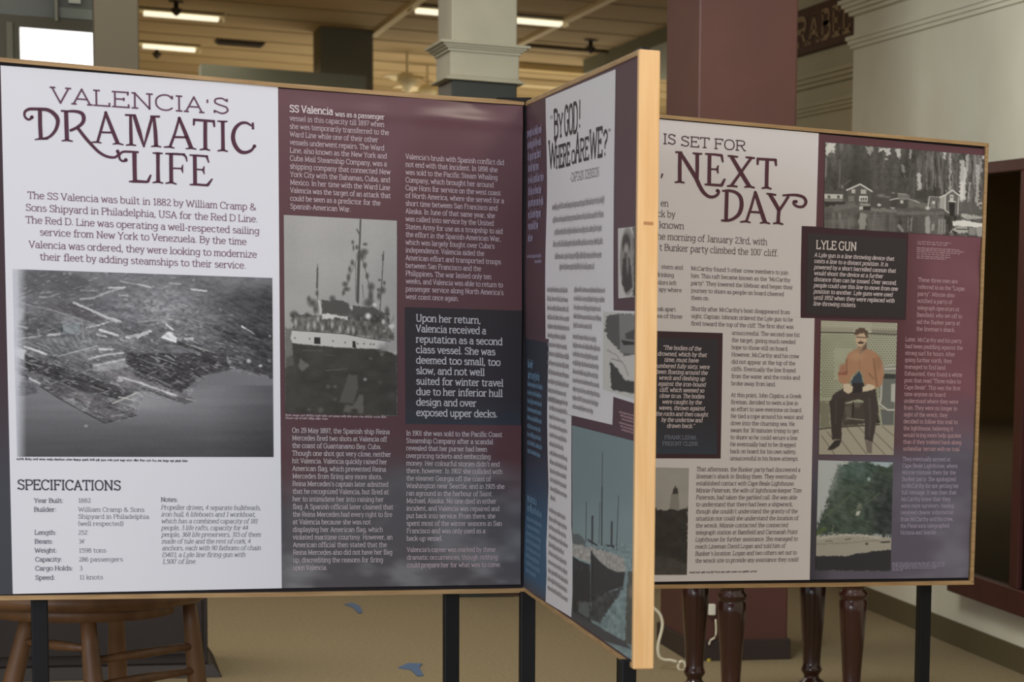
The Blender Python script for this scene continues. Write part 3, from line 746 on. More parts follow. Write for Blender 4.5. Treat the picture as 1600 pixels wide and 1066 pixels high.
def ampR(u, v):
    u1 = RP.uv(1530, 500)[0]
    e = np.exp(-(u1-u)/.10)
    return .0018*e*np.sin(v*26+2*np.sin(v*7))+.0016*e*np.sin(v*43+u*12)+.0007*np.sin(u*9+v*7)
RP.amp = lambda u, v: np.maximum(ampR(u, v)+.003, -.001)

PRINT = printmat('printed_vinyl', .30)
PRINTM = printmat('printed_matt_vinyl', .5, spec=.35)
def flat(name, col, rough=.5): return mat(name, col, rough, spec=.3)

# frames: thin pine strips round each dark backing board
def L_(x): return 0
# left
ft = [(-60, 85), (200, 108), (430, 129.5), (680, 149), (818, 158)]
def strip(pan, pts, dy, name='frame_rail', m=WOOD, up=False):
    """rail following photo points along one edge; dy = thickness in photo pixels downwards (or upwards)"""
    mb = MB()
    for (p, q) in zip(pts[:-1], pts[1:]):
        a = [p, q, (q[0], q[1]+dy), (p[0], p[1]+dy)] if not up else [(p[0], p[1]-dy), (q[0], q[1]-dy), q, p]
        c = [pan.uv(*t) for t in a]
        P = [(c[k][0], -.012, c[k][1]) for k in (3, 2, 1, 0)]+[(c[k][0], .030, c[k][1]) for k in (3, 2, 1, 0)]
        mb.hexa(P)
    return mb.build(name, m, pan.root)
strip(LP, ft, 6.8)
strip(LP, [(-60, 938), (100, 936.3), (430, 932), (818, 925.5)], 6.8, up=True)
LP.bar('frame_stile', [(-68, 86), (-60, 86), (-60, 938), (-68, 938)], -.012, .03, WOOD)
LP.bar('backing_board', [(-60, 90), (825, 162), (823, 921), (-60, 934)], .0005, .026, DARKGAP)
# right
strip(RP, [(845, 163.5), (1033, 179.5), (1280, 201.5), (1542.5, 224)], 5.6)
strip(RP, [(845, 921.5), (1022, 919.5), (1300, 916.5), (1519, 913)], 6.0, up=True)
RP.bar('frame_stile', [(1537.5, 229), (1542.5, 224), (1519, 913), (1513, 907)], -.012, .03, WOOD)
RP.bar('frame_stile', [(839, 163), (845, 163.5), (845, 921.5), (839, 921.7)], -.012, .03, WOOD)
RP.bar('backing_board', [(845, 167), (1537, 227), (1515, 909), (845, 917)], .0005, .026, DARKGAP)
# middle: rails top and bottom, thick pine end board
def endboard():
    u0, _ = MP.uv(998, 300); pan = MP
    vt = pan.uv(1000, 76)[1]; vb = pan.uv(988, 1045.6)[1]; u1 = pan.uv(1000, 76)[0]; u1b = pan.uv(988, 1045.6)[0]
    u1 = (u1+u1b)/2
    # width so that it spans 33 px
    th = abs(float(onY(1033, 79, Yn)[0]-onY(1000, 76, Yn)[0]))
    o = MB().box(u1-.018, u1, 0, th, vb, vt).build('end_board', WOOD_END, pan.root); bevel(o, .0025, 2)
    o['label'] = 'pine end board, its brighter light put into the colour'
    bevel(MB().box(u1-.0005, u1+.0012, .012, .030, pan.uv(1008, 346)[1]-.004, pan.uv(1008, 346)[1]+.002).build('wood_knot', mat('knot_wood', srgb(190,135,85), .6), pan.root), .0004)
    return u1, th, vt, vb
u1, th, vt, vb = endboard()
vjt = MP.uv(822, 158)[1]; vjb = MP.uv(819, 925.5)[1]
def mrail(va, vb_, h):
    P = []
    mb = MB().hexa([(0, 0, va), (u1-.018, 0, vb_), (u1-.018, 0, vb_+h), (0, 0, va+h), (0, th, va), (u1-.018, th, vb_), (u1-.018, th, vb_+h), (0, th, va+h)])
    o = mb.build('frame_rail', WOOD, MP.root); bevel(o, .0015)
mrail(vjt-.011, vt-.011, .011); mrail(vjb, vb, .011)
MB().box(0, u1-.018, .005, th-.004, vjb+.012, vjt-.012).build('backing_board', DARKGAP, MP.root)

# steel legs with foot plates
def legs(pan, xs, yref, w_, yb=.012, back=.03):
    for px in xs:
        u = pan.uv(px, yref)[0]; vtp = pan.uv(px, yref)[1]
        lg = bevel(MB().box(u-w_/2, u+w_/2, yb, yb+w_, .01, vtp+.35).build('leg', BLACKM, pan.root), .003)
        bevel(MB().box(u-w_*.8, u+w_*.8, yb-.22, yb+w_+.22, 0, .012).build('foot_plate', BLACKM, lg), .002)
legs(LP, (61, 709), 935, .036, .031)
legs(RP, (1454, 985), 935, .034, .031)
for (u, vv, y_, wv) in ((.02, MP.uv(825, 930)[1], -.010, .036), (u1-.05, MP.uv(980, 1030)[1], -.016, .030)):
    lg = bevel(MB().box(u-wv/2, u+wv/2, y_, y_+wv, .01, vv+.0).build('leg', BLACKM, MP.root), .003)
    bevel(MB().box(u-wv*.8, u+wv*.8, -.2, wv+.2, 0, .012).build('foot_plate', BLACKM, lg), .002)
# dark corner strap over the joint and brown wedge below it
c0 = LP.uv(775, 153); c1 = LP.uv(829, 153)
o = MB().hexa([(c0[0], -.016, c0[1]-.002), (c1[0], -.016, c1[1]-.012), (c1[0], -.016, c1[1]+.0), (c0[0], -.016, c0[1]), (c0[0], .03, c0[1]-.002), (c1[0], .03, c1[1]-.012), (c1[0], .03, c1[1]), (c0[0], .03, c0[1])]).build('corner_strap', BLACKM, LP.root)
o['label'] = 'black strap at the top corner joint'
c0 = LP.uv(756, 927); c1 = LP.uv(815, 926)
o = MB().hexa([(c0[0], .0, c0[1]-.003), (c1[0], .0, c1[1]-.010), (c1[0], .0, c1[1]-.002), (c0[0], .0, c0[1]), (c0[0], .06, c0[1]-.003), (c1[0], .06, c1[1]-.010), (c1[0], .06, c1[1]-.002), (c0[0], .06, c0[1])]).build('corner_wedge', mat('brown_wedge', srgb(70,46,22), .7), LP.root)
q = MP.uv(1000, 76); bevel(MB().box(u1-.10, u1-.03, th-.03, th-.014, vt, vt+.008).build('corner_strap', BLACKM, MP.root), .001)

# ---- left panel print
def maroonL(p):
    x, y = p.x, p.y; n = fbm(x, y, 120, 60, 3); m2 = fbm(x, y, 60, 26, 9)
    p.base((112, 76, 82))
    p.mix(np.clip((y-150)/200, 0, 1), (96, 62, 66)); p.mix(np.clip((y-450)/120, 0, 1)*.5, (82, 50, 58))
    g_ = np.clip((y-690+(n-.5)*190+(x-620)*.05)/90, 0, 1); p.mix(g_, (88, 85, 89))
    c_ = np.clip((y-720)/170, 0, 1)*np.clip((m2-.42)*4, 0, 1); p.mix(c_*.75, (142, 142, 144)); p.mix(np.exp(-(((x-730)/50)**2+((y-755)/45)**2))*np.clip((m2-.3)*3, 0, 1)*.6, (160, 158, 160))
    p.mix(np.clip((455-x)/40, 0, 1)*np.clip((y-700)/80, 0, 1)*.5, (52, 54, 60))
pl = LP.blocks('maroon_vinyl', [[(434, 138.5), (816, 166), (813, 913), (440, 919)]], .002, PRINT, LP.root, 'glossy maroon vinyl sheet fading to cloudy grey', maroonL, 5)
def strL(p):
    p.base((64, 42, 50)); p.mix(np.clip((p.y-560)/200, 0, 1), (66, 68, 76))
LP.blocks('edge_vinyl', [[(-58, 96), (2, 102), (20, 928.5), (-58, 931)]], .002, PRINT, LP.root, 'narrow dark strip at the left edge', strL, 8)
def whiteL(p):
    p.base((238, 238, 244))
pw_ = LP.blocks('white_vinyl', [[(1, 102.5), (434, 135.5), (440, 919), (20, 928)]], .0025, PRINTM, LP.root, 'white vinyl sheet with maroon headings', whiteL, 8)
def box(c1_, c2_, y0, y1):
    def f(p):
        p.base(c1_); p.mix(np.clip((p.y-y0)/(y1-y0), 0, 1), c2_)
    return f
LP.blocks('quote_box', [[(632, 480), (815, 485.5), (813.5, 664.5), (633, 662)]], .003, PRINT, pl, 'dark navy quotation box', box((44, 38, 44), (46, 52, 64), 620, 668), 6)

# ---- middle panel print
def maroonM(p):
    p.base((88, 62, 68)); p.mix(np.clip((p.y-120)/900, 0, 1)*.3, (70, 50, 56))
pm = MP.blocks('maroon_vinyl', [[(821, 164), (997, 86), (986, 1036), (818, 919)]], .002, PRINTM, MP.root, 'maroon vinyl sheet', maroonM, 8)
def navy(p):
    p.base((46, 46, 58)); p.mix(np.clip((p.y-700)/130, 0, 1), (62, 96, 124)); p.mix(np.clip((p.y-890-(p.x-818)*.8)/25, 0, 1), (80, 82, 92))
MP.blocks('navy_strip', [[(819.5, 529), (854.5, 536), (852.5, 939), (818.2, 918)]], .0024, PRINTM, pm, 'navy blue column fading to slate', navy, 5)
WM = flat('white_print', srgb(226, 222, 222), .5)
whq = [[(852.3, 154), (960, 108), (957, 440), (851.5, 440)], [(851.5, 440), (957, 440), (957, 483), (851.2, 483)], [(851.2, 483), (957, 483), (956.8, 532), (851, 529.5)],
       [(856, 529.6), (956.8, 532), (956.5, 611), (854.5, 596)], [(854.5, 596), (956.5, 611), (955, 664), (854.3, 640)], [(854.3, 640), (892.2, 649.6), (891.5, 770), (855, 760)],
       [(855, 760), (891.5, 770), (891, 820), (853, 800)], [(853, 800), (891, 820), (894.2, 880), (851.5, 850)], [(851.5, 850), (894.2, 880), (892.5, 925), (853.2, 900)], [(853.2, 900), (892.5, 925), (891, 965), (852.3, 940.5)]]
wm = MP.blocks('white_vinyl', whq, .0026, WM, MP.root, 'white vinyl sheet with black heading', None, 12)
MP.blocks('white_caption_strip', [[(940.7, 608), (990.2, 624), (990, 630.5), (940.5, 615)]], .003, WM, pm, None, None, 12)
MP.blocks('white_caption_strip', [[(940.6, 484.5), (991, 486.5), (990.9, 490), (940.6, 487.5)]], .003, WM, pm, None, None, 12)

# ---- right panel print
def maroonR(p):
    x, y = p.x, p.y; n = fbm(x, y, 90, 60, 5); m2 = fbm(x, y, 70, 40, 14)
    p.base((100, 60, 68)); p.mix(np.clip((y-230)/60, 0, 1)*np.clip((x-1400)/60, 0, 1), (132, 84, 96))
    g_ = np.clip((y-620-(n-.5)*120)/110, 0, 1); p.mix(g_, (104, 98, 116))
    c_ = np.clip((y-660)/130, 0, 1)*np.clip((m2-.42)*4, 0, 1)*np.clip((x-1380)/40, 0, 1); p.mix(c_*.7, (134, 134, 148))
    p.mix(np.clip((1300-x)/50, 0, 1)*np.clip((y-700)/100, 0, 1), (52, 50, 60))
pr = RP.blocks('maroon_vinyl', [[(850, 170), (1536.5, 233), (1512, 902.5), (850, 911.5)]], .002, PRINT, RP.root, 'glossy maroon vinyl sheet fading to cloudy grey', maroonR, 5)
WR = flat('cream_white_print', srgb(236, 230, 230), .5)
wq = [[(860, 171.5), (1278, 208.5), (1274, 354), (860, 340)], [(860, 340), (1251.5, 353.2), (1250.2, 420), (860, 420)], [(860, 420), (1250.2, 420), (1249.8, 496), (860, 489)],
      [(860, 489), (1271.8, 496.5), (1264, 906), (860, 910.8)]]
wrp = RP.blocks('white_vinyl', wq, .0025, WR, RP.root, 'white vinyl sheet with maroon headings', None, 7)
RP.blocks('box_border', [[(1252.5, 353.4), (1418, 363), (1414, 500), (1250.5, 496.8)]], .003, flat('dark_maroon_print', srgb(72, 46, 54), .4), pr)
RP.blocks('box_border', [[(1000, 516.5), (1128, 520.5), (1125, 716.5), (1000, 716)]], .003, flat('dark_maroon_print', srgb(72, 46, 54), .4), pr)
RP.blocks('text_box', [[(1261, 364), (1415.5, 373), (1412, 497), (1258, 491)]], .0034, PRINT, pr, 'dark box about the line gun', box((58, 50, 54), (52, 44, 50), 370, 490), 6)
RP.blocks('text_box', [[(1000, 526), (1121, 530), (1119, 710), (1000, 709)]], .0034, PRINT, pr, 'dark navy quotation box', box((50, 44, 50), (54, 62, 78), 650, 712), 6)
# ------------------------------------------------------------------ lettering
INK_MAR = flat('maroon_ink', srgb(88, 48, 66), .45); INK_MAR2 = flat('faded_maroon_ink', srgb(136, 100, 118), .5)
INK_GRY = flat('slate_ink', srgb(72, 70, 84), .5); INK_LGR = flat('pale_slate_ink', srgb(132, 130, 142), .5)
INK_WHT = flat('cream_ink', srgb(226, 212, 214), .5); INK_WH2 = flat('faded_cream_ink', srgb(196, 176, 182), .5)
INK_BLK = flat('black_ink', srgb(52, 46, 50), .5); INK_BRN = flat('grey_brown_ink', srgb(112, 100, 104), .5)
INK_LAV = flat('lavender_ink', srgb(168, 158, 182), .5); INK_BLU = flat('pale_blue_ink', srgb(118, 152, 178), .5)
INK_TINY = flat('pale_brown_ink', srgb(158, 150, 150), .5)
INK_PNK = flat('pink_ink', srgb(206, 168, 176), .5)
ZA = TF(30, 150, 7.105); ZB = TF(210, 160, 7.105); ZC = TF(1030, 190, 5.921)
S = lambda sm, w_, *p: (sm, [tuple(float(v) for v in q.split(',')) for q in ' '.join(p).split()], w_)
L1 = [ # DRAMATIC, first half
 S(1, [18,26,26,24,30,34,34,36,40,44,46,42,36,30,26], "140,238 118,262 85,255 60,222 65,175 110,148 170,146 240,148 310,155 370,185 418,240 428,300 400,385 335,455 265,478"),
 S(0, 44, "230,150 232,320 240,478"), S(0, [12,24,12], "172,486 235,476 285,482"), S(0, 18, "262,476 320,478"),
 S(0, 22, "462,166 545,172"), S(1, [26,32,40,44,40,34,30], "540,172 620,172 690,192 716,240 702,300 640,352 560,388"),
 S(0, 46, "520,170 524,330 530,490"), S(0, [12,26,14], "470,500 530,490 595,506"),
 S(1, [34,36,34,32,30,28,26,24], "645,350 725,455 800,540 880,620 960,668 1040,684 1085,668 1105,622"),
 S(0, [26,30,30], "960,188 915,350 868,515"), S(0, [34,40,42], "958,188 1025,360 1092,525"), S(0, 22, "900,404 1042,408"),
 S(0, [14,24,12], "800,516 865,512 914,524"), S(0, [12,24,14], "1036,536 1095,526 1158,544"),
 S(0, [30,36,38], "1235,215 1238,380 1242,545"), S(0, 22, "1174,212 1290,216"), S(0, [14,24,14], "1184,548 1240,540 1298,552"), S(0, [40,46,18], "1275,215 1330,390 1386,572")]
LD = [(140, 238, 22), (960, 186, 17), (1092, 616, 20)]
LP.stroke_px('heading_letters', L1, LD, ZA, .0036, INK_MAR, pw_)
L2 = [S(0, [16,34,32], "104,492 150,330 195,165"), S(0, [30,42,44], "215,162 232,330 240,490"), S(0, 24, "175,158 282,160"), S(0, [14,24,14], "184,492 240,484 298,496"),
 S(0, [26,28,30], "497,175 450,340 392,500"), S(0, [32,42,44], "495,175 565,345 630,510"), S(0, 24, "428,386 592,390"), S(0, [14,24,12], "325,498 392,494 444,510"), S(0, [12,24,14], "567,516 630,508 686,522"),
 S(0, 28, "648,194 890,212"), S(0, [28,20], "662,190 656,258"), S(0, [28,20], "878,208 886,276"), S(0, 42, "785,210 784,360 786,525"), S(0, [14,26,14], "722,528 785,516 838,536"),
 S(0, [40,38,42], "978,212 980,380 982,535"), S(0, [14,24,14], "918,209 978,216 1032,212"), S(0, [14,26,14], "920,540 980,530 1036,547"),
 S(1, [20,28,34,42,46,46,42,36,30,24], "1302,262 1235,228 1168,240 1112,300 1092,390 1116,480 1170,545 1230,558 1292,536 1330,490"), S(0, [22,26], "1312,225 1314,302"),
 S(0, [42,38,44], "260,562 260,720 262,890"), S(0, [14,26,14], "200,563 260,566 314,568"), S(0, [14,26,14], "200,893 260,882 320,899"),
 S(0, 42, "405,570 406,740 408,895"), S(0, [18,26,24], "342,570 450,574 560,580"), S(1, [24,22,12], "540,578 570,608 582,660"), S(0, 18, "425,732 520,736"), S(0, [8,26,8], "536,692 526,738 536,786"), S(0, [14,26,14], "343,900 408,888 468,910"),
 S(0, 42, "668,590 670,750 672,910"), S(0, [16,24,24], "610,586 700,592 815,602"), S(0, [26,14], "800,598 824,672"), S(0, 18, "690,745 765,750"), S(0, [8,26,8], "773,708 762,752 774,800"), S(0, [16,26,26], "612,914 700,914 820,922"), S(0, [34,16], "812,918 864,848"),
 S(0, [42,40,44], "2,560 4,720 6,880"), S(0, [22,28], "-30,882 150,884"), S(0, [34,20], "146,886 182,804"), S(0, 18, "-10,552 46,556")]
LP.stroke_px('heading_letters', L2, [(1330, 488, 20), (496, 178, 18)], ZB, .0036, INK_MAR, pw_)
L3 = [S(1, [26,22,24,26,26,26,22], "1180,716 1150,726 1116,700 1112,655 1150,622 1215,620 1325,626"), S(0, 42, "1275,632 1278,790 1282,945"), S(0, [16,26,26], "1218,952 1300,944 1430,956")]
LP.stroke_px('heading_letters', L3, [(1182, 712, 22)], ZA, .0037, INK_MAR, pw_)
for (t, xl, yl, xr, h) in (("VALENCIA", 78, 160.0, 319, 23.5), ("'", 320, 178, 328, 22), ("S", 331, 176.5, 359, 23.5)):
    LP.text('heading_letters', [(t, xl, yl, xr)], h, 7.0, .0036, flat('soft_maroon_ink', srgb(112, 76, 96), .45), pw_)

def rows(lines, x0, y0, y1, dx=0, xls=None):
    n = len(lines); out = []
    for i, (t, xr) in enumerate(lines):
        f = i/max(1, n-1); out.append((t, (xls[i] if xls else x0+dx*f), y0+(y1-y0)*f, xr))
    return out
LP.text('body_letters', rows([("The SS Valencia was built in 1882 by William Cramp &", 400), ("Sons Shipyard in Philadelphia, USA for the Red D Line.", 402.5), ("The Red D. Line was operating a well-respected sailing", 405),
    ("service from New York to Venezuela. By the time", 385), ("Valencia was ordered, they were looking to modernize", 401), ("their fleet by adding steamships to their service.", 384)], 0, 310, 406, xls=[43, 40, 40, 62, 45, 62]), 10.30, 7.40, .0036, INK_MAR2, pw_)
LP.text('specification_heading', [("SPECIFICATIONS", 27, 764.5, 189)], 14.72, 9.35, .0036, INK_GRY, pw_)
LP.text('specification_letters', [("Year Built:", 53, 785, 99), ("Builder:", 53, 799, 88), ("Length:", 54, 835, 88), ("Beam:", 54, 849, 83), ("Weight:", 54, 863, 89), ("Capacity:", 55, 877, 97), ("Cargo Holds:", 55, 891, 114), ("Speed:", 55, 905.5, 86)], 6.41, 10.98, .0036, INK_LGR, pw_)
LP.text('specification_letters', [("1882", 122, 785, 142), ("William Cramp & Sons", 122, 799, 225.5), ("Shipyard in Philadelphia", 122, 810, 233), ("(well respected)", 122, 821, 193), ("252'", 122, 835, 138), ("34'", 123, 849, 133), ("1598 tons", 123, 863, 166), ("286 passengers", 123, 877, 192), ("3", 124, 891, 129), ("11 knots", 124, 905, 161)], 6.41, 6.83, .0036, INK_LGR, pw_)
LP.text('note_letters', rows([("Propeller driven, 4 separate bulkheads,", 407), ("iron hull, 6 lifeboats and 1 workboat,", 399), ("which has a combined capacity of 181", 402), ("people, 3 life rafts, capacity for 44", 387), ("people, 368 life preservers, 315 of them", 407),
    ("made of tule and the rest of cork, 4", 391), ("anchors, each with 90 fathoms of chain", 407), ("(540'), a Lyle line firing gun with", 383), ("1,500' of line", 305)], 251, 796, 880.5, 2), 6.80, 6.60, .0036, INK_LGR, pw_, slant=.2)
LP.text('note_letters', [("Notes:", 251, 783.5, 277.5)], 6.41, 10.98, .0036, INK_LGR, pw_)
LP.tiny('photo_caption', [(26, 718.5, 293)], 3.6, .0036, INK_GRY, pw_)
LP.text('lead_letters', [("SS Valencia", 452, 175, 520)], 10.46, 12.10, .0036, INK_WHT, pl)
LP.text('body_letters', [("was as a passenger", 523, 181.7, 600)], 7.19, 10.98, .0036, INK_WHT, pl)
LP.text('body_letters', rows([("vessel in this capacity till 1897 when", 600), ("she was temporarily transferred to the", 607), ("Ward Line while one of their other", 590.5), ("vessels underwent repairs. The Ward", 600), ("Line, also known as the New York and", 604),
    ("Cuba Mail Steamship Company, was a", 604), ("shipping company that connected New", 609.5), ("York City with the Bahamas, Cuba, and", 609), ("Mexico. In her time with the Ward Line", 609), ("Valencia was the target of an attack that", 610), ("could be seen as a predictor for the", 594), ("Spanish-American War.", 548)], 452, 188.5, 326, 1), 7.60, 10.20, .0036, INK_WH2, pl)
LP.text('body_letters', rows([("Valencia's brush with Spanish conflict did", 787), ("not end with that incident. In 1898 she", 777), ("was sold to the Pacific Steam Whaling", 777), ("Company, which brought her around", 771), ("Cape Horn for service on the west coast", 782), ("of North America, where she served for a", 787),
    ("short time between San Francisco and", 777), ("Alaska. In June of that same year, she", 773), ("was called into service by the United", 771), ("States Army for use as a troopship to aid", 785), ("the effort in the Spanish-American War,", 782), ("which was largely fought over Cuba's", 772), ("independence. Valencia aided the", 756),
    ("American effort and transported troops", 782), ("between San Francisco and the", 751), ("Philippines. The war lasted only ten", 767), ("weeks, and Valencia was able to return to", 785), ("passenger service along North America's", 786), ("west coast once again.", 716)], 632.7, 248.4, 467, .6), 7.40, 10.20, .0036, INK_WH2, pl)
LP.text('quote_letters', rows([("Upon her return,", 750.5), ("Valencia received a", 759), ("reputation as a second", 784.6), ("class vessel. She was", 773.5), ("deemed too small, too", 781.5), ("slow, and not well", 757), ("suited for winter travel", 786), ("due to her inferior hull", 785), ("design and over", 744), ("exposed upper decks.", 776.7)], 649.3, 502, 649.5, .4), 10.40, 10.20, .0042, flat('silver_ink', srgb(200, 198, 202), .5), pl)
LP.text('body_letters', rows([("On 29 May 1897, the Spanish ship Reina", 608.6), ("Mercedes fired two shots at Valencia off", 604), ("the coast of Guantanamo Bay, Cuba.", 595.5), ("Though one shot got very close, neither", 610.7), ("hit Valencia. Valencia quickly raised her", 604.6), ("American flag, which prevented Reina", 603), ("Mercedes from firing any more shots.", 597),
    ("Reina Mercedes's captain later admitted", 606.5), ("that he recognized Valencia, but fired at", 607), ("her to intimidate her into raising her", 599.4), ("flag. A Spanish official later claimed that", 614), ("the Reina Mercedes had every right to fire", 612.5), ("at Valencia because she was not", 579), ("displaying her American flag, which", 598),
    ("violated maritime courtesy. However, an", 613), ("American official then stated that the", 604), ("Reina Mercedes also did not have her flag", 612.5), ("up, discrediting the reasons for firing", 598), ("upon Valencia.", 511)], 456, 675.7, 890.3, 1.6), 7.20, 9.60, .0036, flat('grey_pink_ink', srgb(200, 188, 192), .5), pl)
LP.text('body_letters', rows([("In 1901 she was sold to the Pacific Coast", 783.8), ("Steamship Company after a scandal", 769.6), ("revealed that her purser had been", 760), ("overpricing tickets and embezzling", 765.6), ("money. Her colourful stories didn't end", 780), ("there, however. In 1902 she collided with", 784.6), ("the steamer Georgia off the coast of", 766), ("Washington near Seattle, and in 1905 she", 787.7),
    ("ran aground in the harbour of Saint", 767.5), ("Michael, Alaska. No one died in either", 775), ("incident, and Valencia was repaired and", 780), ("put back into service. From there, she", 773.5), ("spent most of the winter seasons in San", 783.8), ("Francisco and was only used as a", 758), ("back-up vessel.", 691)], 634, 680, 844.5, .8), 7.10, 9.60, .0036, flat('grey_pink_ink', srgb(200, 188, 192), .5), pl)
LP.text('body_letters', rows([("Valencia's career was marked by these", 773.5), ("dramatic occurrences, though nothing", 777.5), ("could prepare her for what was to come.", 782)], 635, 862, 886, .2), 6.80, 10.25, .0036, INK_WH2, pl)
LP.tiny('photo_caption', [(446, 650, 604), (446, 654.5, 512)], 3.4, .0036, INK_WH2, pl)

# middle panel
for (t, xl, yl, xr, h) in (('"', 858.5, 202, 864, 20), ('B', 864.5, 216, 871.5, 42), ('Y', 872, 213.5, 879, 33), ('GOD', 881, 211, 902, 43), ('!', 903, 200, 907.5, 42),
                           ('W', 855.5, 262.5, 868, 40), ('HERE', 867, 262, 890, 32), ('o', 892, 255.5, 898, 27), ('A', 898, 252.5, 905.5, 43), ('RE', 905.5, 251, 920, 32), ('WE', 920.5, 247.5, 941, 42), ('?', 941, 244, 949, 38), ('"', 949, 222, 954, 20)):
    MP.text('heading_letters', [(t, xl, yl, xr)], h, 9.5, .0036, INK_BLK, wm)
MP.text('heading_letters', [("-CAPTAIN JOHNSON", 890, 284, 935.5)], 13, 6.5, .0036, INK_BRN, wm)
MP.tiny('body_print', [(861, 328, 944), (862, 348, 943), (865, 367, 940), (863, 386, 941), (866, 405, 939), (873, 421, 927)], 10, .0036, INK_TINY, wm, dens=1.5)
MP.tiny('body_print', [(854.5, 456+14.2*i, xr) for i, xr in enumerate((886, 886, 887, 888, 889, 883, 885, 888, 888, 888, 888, 884, 878))], 8.5, .0036, INK_TINY, wm, dens=1.4)
MP.tiny('body_print', [(895.5-.25*i, 456+13.8*i, xr) for i, xr in enumerate((944, 943, 937, 938, 923))]+[(894, 529+13.6*i, xr) for i, xr in enumerate((930, 936, 933, 934, 933, 935, 936, 934, 926))], 8.5, .0036, INK_TINY, wm, dens=1.4)
MP.tiny('body_print', [(858, 626+14*i, xr) for i, xr in enumerate((887, 886, 884, 886, 885, 880, 886, 885, 884, 884, 885, 866))]+[(855.5, 799+13.5*i, xr) for i, xr in enumerate((882, 884, 883, 886, 880, 884, 885, 886, 885, 886))], 8, .0036, INK_TINY, wm, dens=1.4)
MP.tiny('lavender_print', [(823+.2*i, 214.5+18.1*i, xr) for i, xr in enumerate((846, 845, 844, 840.5, 848, 844.5, 848, 843.5, 840, 832))], 13.5, .0036, INK_LAV, pm, dens=1.5)
MP.tiny('lavender_print', [(824, 403, 846), (836, 411, 847)], 6, .0036, INK_LAV, pm)
MP.tiny('blue_print', [(823.5, 574, 832), (824, 591, 843)], 13, .0036, INK_BLU, pm, dens=1.5)
MP.tiny('blue_print', [(823.5, 603+13*i, xr) for i, xr in enumerate((848, 846, 847, 846, 847, 845, 846, 847, 844))], 8, .0036, INK_BLU, pm, dens=1.5)
MP.tiny('blue_print', [(822.5, 783, 837), (822.5, 798, 845)], 13, .0036, INK_BLU, pm, dens=1.5)
MP.tiny('blue_print', [(822, 812+11.5*i, xr) for i, xr in enumerate((845, 843, 845, 844, 845, 843, 844, 838))], 7.5, .0036, INK_BLU, pm, dens=1.4)
MP.tiny('pink_caption', [(966+2*(i % 3), 645+5.5*i, 989) for i in range(6)], 3.6, .0036, INK_PNK, pm)

# right panel
N1 = [S(0, 18, "143,283 207,286"), S(0, 34, "186,290 184,430 184,560"), S(0, [14,22,14], "137,564 184,556 229,568"),
 S(1, [30,36,38,36,34,30,28,26,24,18], "190,290 262,405 330,515 365,590 400,650 445,690 490,698 530,680 545,648 530,630"), S(0, [34,34,30], "346,300 346,420 344,525"), S(0, [14,24,14], "303,292 346,300 392,299"),
 S(0, 34, "460,300 458,440 456,585"), S(0, [16,22,24], "418,299 500,305 576,314"), S(0, [26,16], "570,310 583,378"), S(0, 16, "470,441 530,443"), S(0, [12,24,12], "540,405 530,442 539,481"), S(0, [16,24,24], "414,582 490,586 580,592"), S(0, [30,20], "572,588 602,530"),
 S(0, [34,38,38], "662,325 745,465 830,605"), S(0, [26,26,28], "843,340 750,470 658,598"), S(0, [16,22,16], "627,317 662,322 724,328"), S(0, [16,22,16], "792,330 842,336 879,339"), S(0, [16,22,16], "621,599 660,594 719,603"), S(0, [16,22,16], "781,607 830,600 878,614"),
 S(0, 24, "895,345 1078,356"), S(0, [26,18], "906,342 903,402"), S(0, [26,18], "1068,352 1074,412"), S(0, 34, "992,352 988,480 986,612"), S(0, [14,24,14], "941,619 986,608 1033,625"),
 S(0, 34, "620,642 616,780 612,912"), S(1, [16,26,28,34,38,36,30,26,18], "576,642 640,640 702,656 745,700 756,775 735,850 690,893 635,915 566,916"),
 S(0, [22,24,24], "882,655 845,790 800,925"), S(0, [30,36,38], "882,655 925,790 972,932"), S(0, 20, "838,836 932,842"), S(0, [14,22,12], "742,930 800,922 840,936"), S(0, [12,22,14], "925,941 970,930 1020,946"),
 S(0, [32,36,34], "1015,672 1060,745 1102,820"), S(0, [26,26,28], "1190,690 1150,755 1104,822"), S(0, [34,32,34], "1102,812 1096,880 1094,945"), S(0, [14,22,18], "984,666 1020,672 1076,680"), S(0, [14,24,14], "1046,944 1094,936 1141,952"),
 S(1, [16,22,26,28,28,26,24,22,20,16], "1133,684 1200,680 1268,682 1328,702 1350,745 1325,785 1278,788 1240,765 1238,738 1258,735"), S(0, [18,10], "24,482 12,525")]
RP.stroke_px('heading_letters', N1, [(1259, 742, 16), (882, 655, 14), (532, 640, 16)], ZC, .0036, flat('maroon_heading_ink', srgb(92, 50, 62), .45), wrp)
RP.text('heading_letters', [("IS", 1034.5, 224.5, 1055.5), ("SET", 1062, 228, 1108), ("FOR", 1114.5, 232.2, 1164.5)], 15.2, 7.2, .0036, flat('dark_maroon_ink', srgb(84, 54, 62), .5), wrp)
RP.text('lead_letters', [("en", 1031, 322, 1043.5), ("ck by", 1026, 338.5, 1054), ("known", 1029, 356, 1068), ("the morning of January 23rd, with", 1021, 373.5, 1198), ("t Bunker party climbed the 100' cliff.", 1029, 391, 1215)], 9.71, 7.04, .0036, INK_BRN, wrp)
RP.text('body_letters', [("stern and", 1032, 419.5, 1066), ("drinking", 1024, 431.7, 1052), ("bilors left", 1024, 444, 1056), ("spy where", 1028, 455, 1064), ("break apart.", 1018, 485, 1056), ("area of those", 1018, 496, 1065)], 5.93, 7.81, .0036, INK_BRN, wrp)
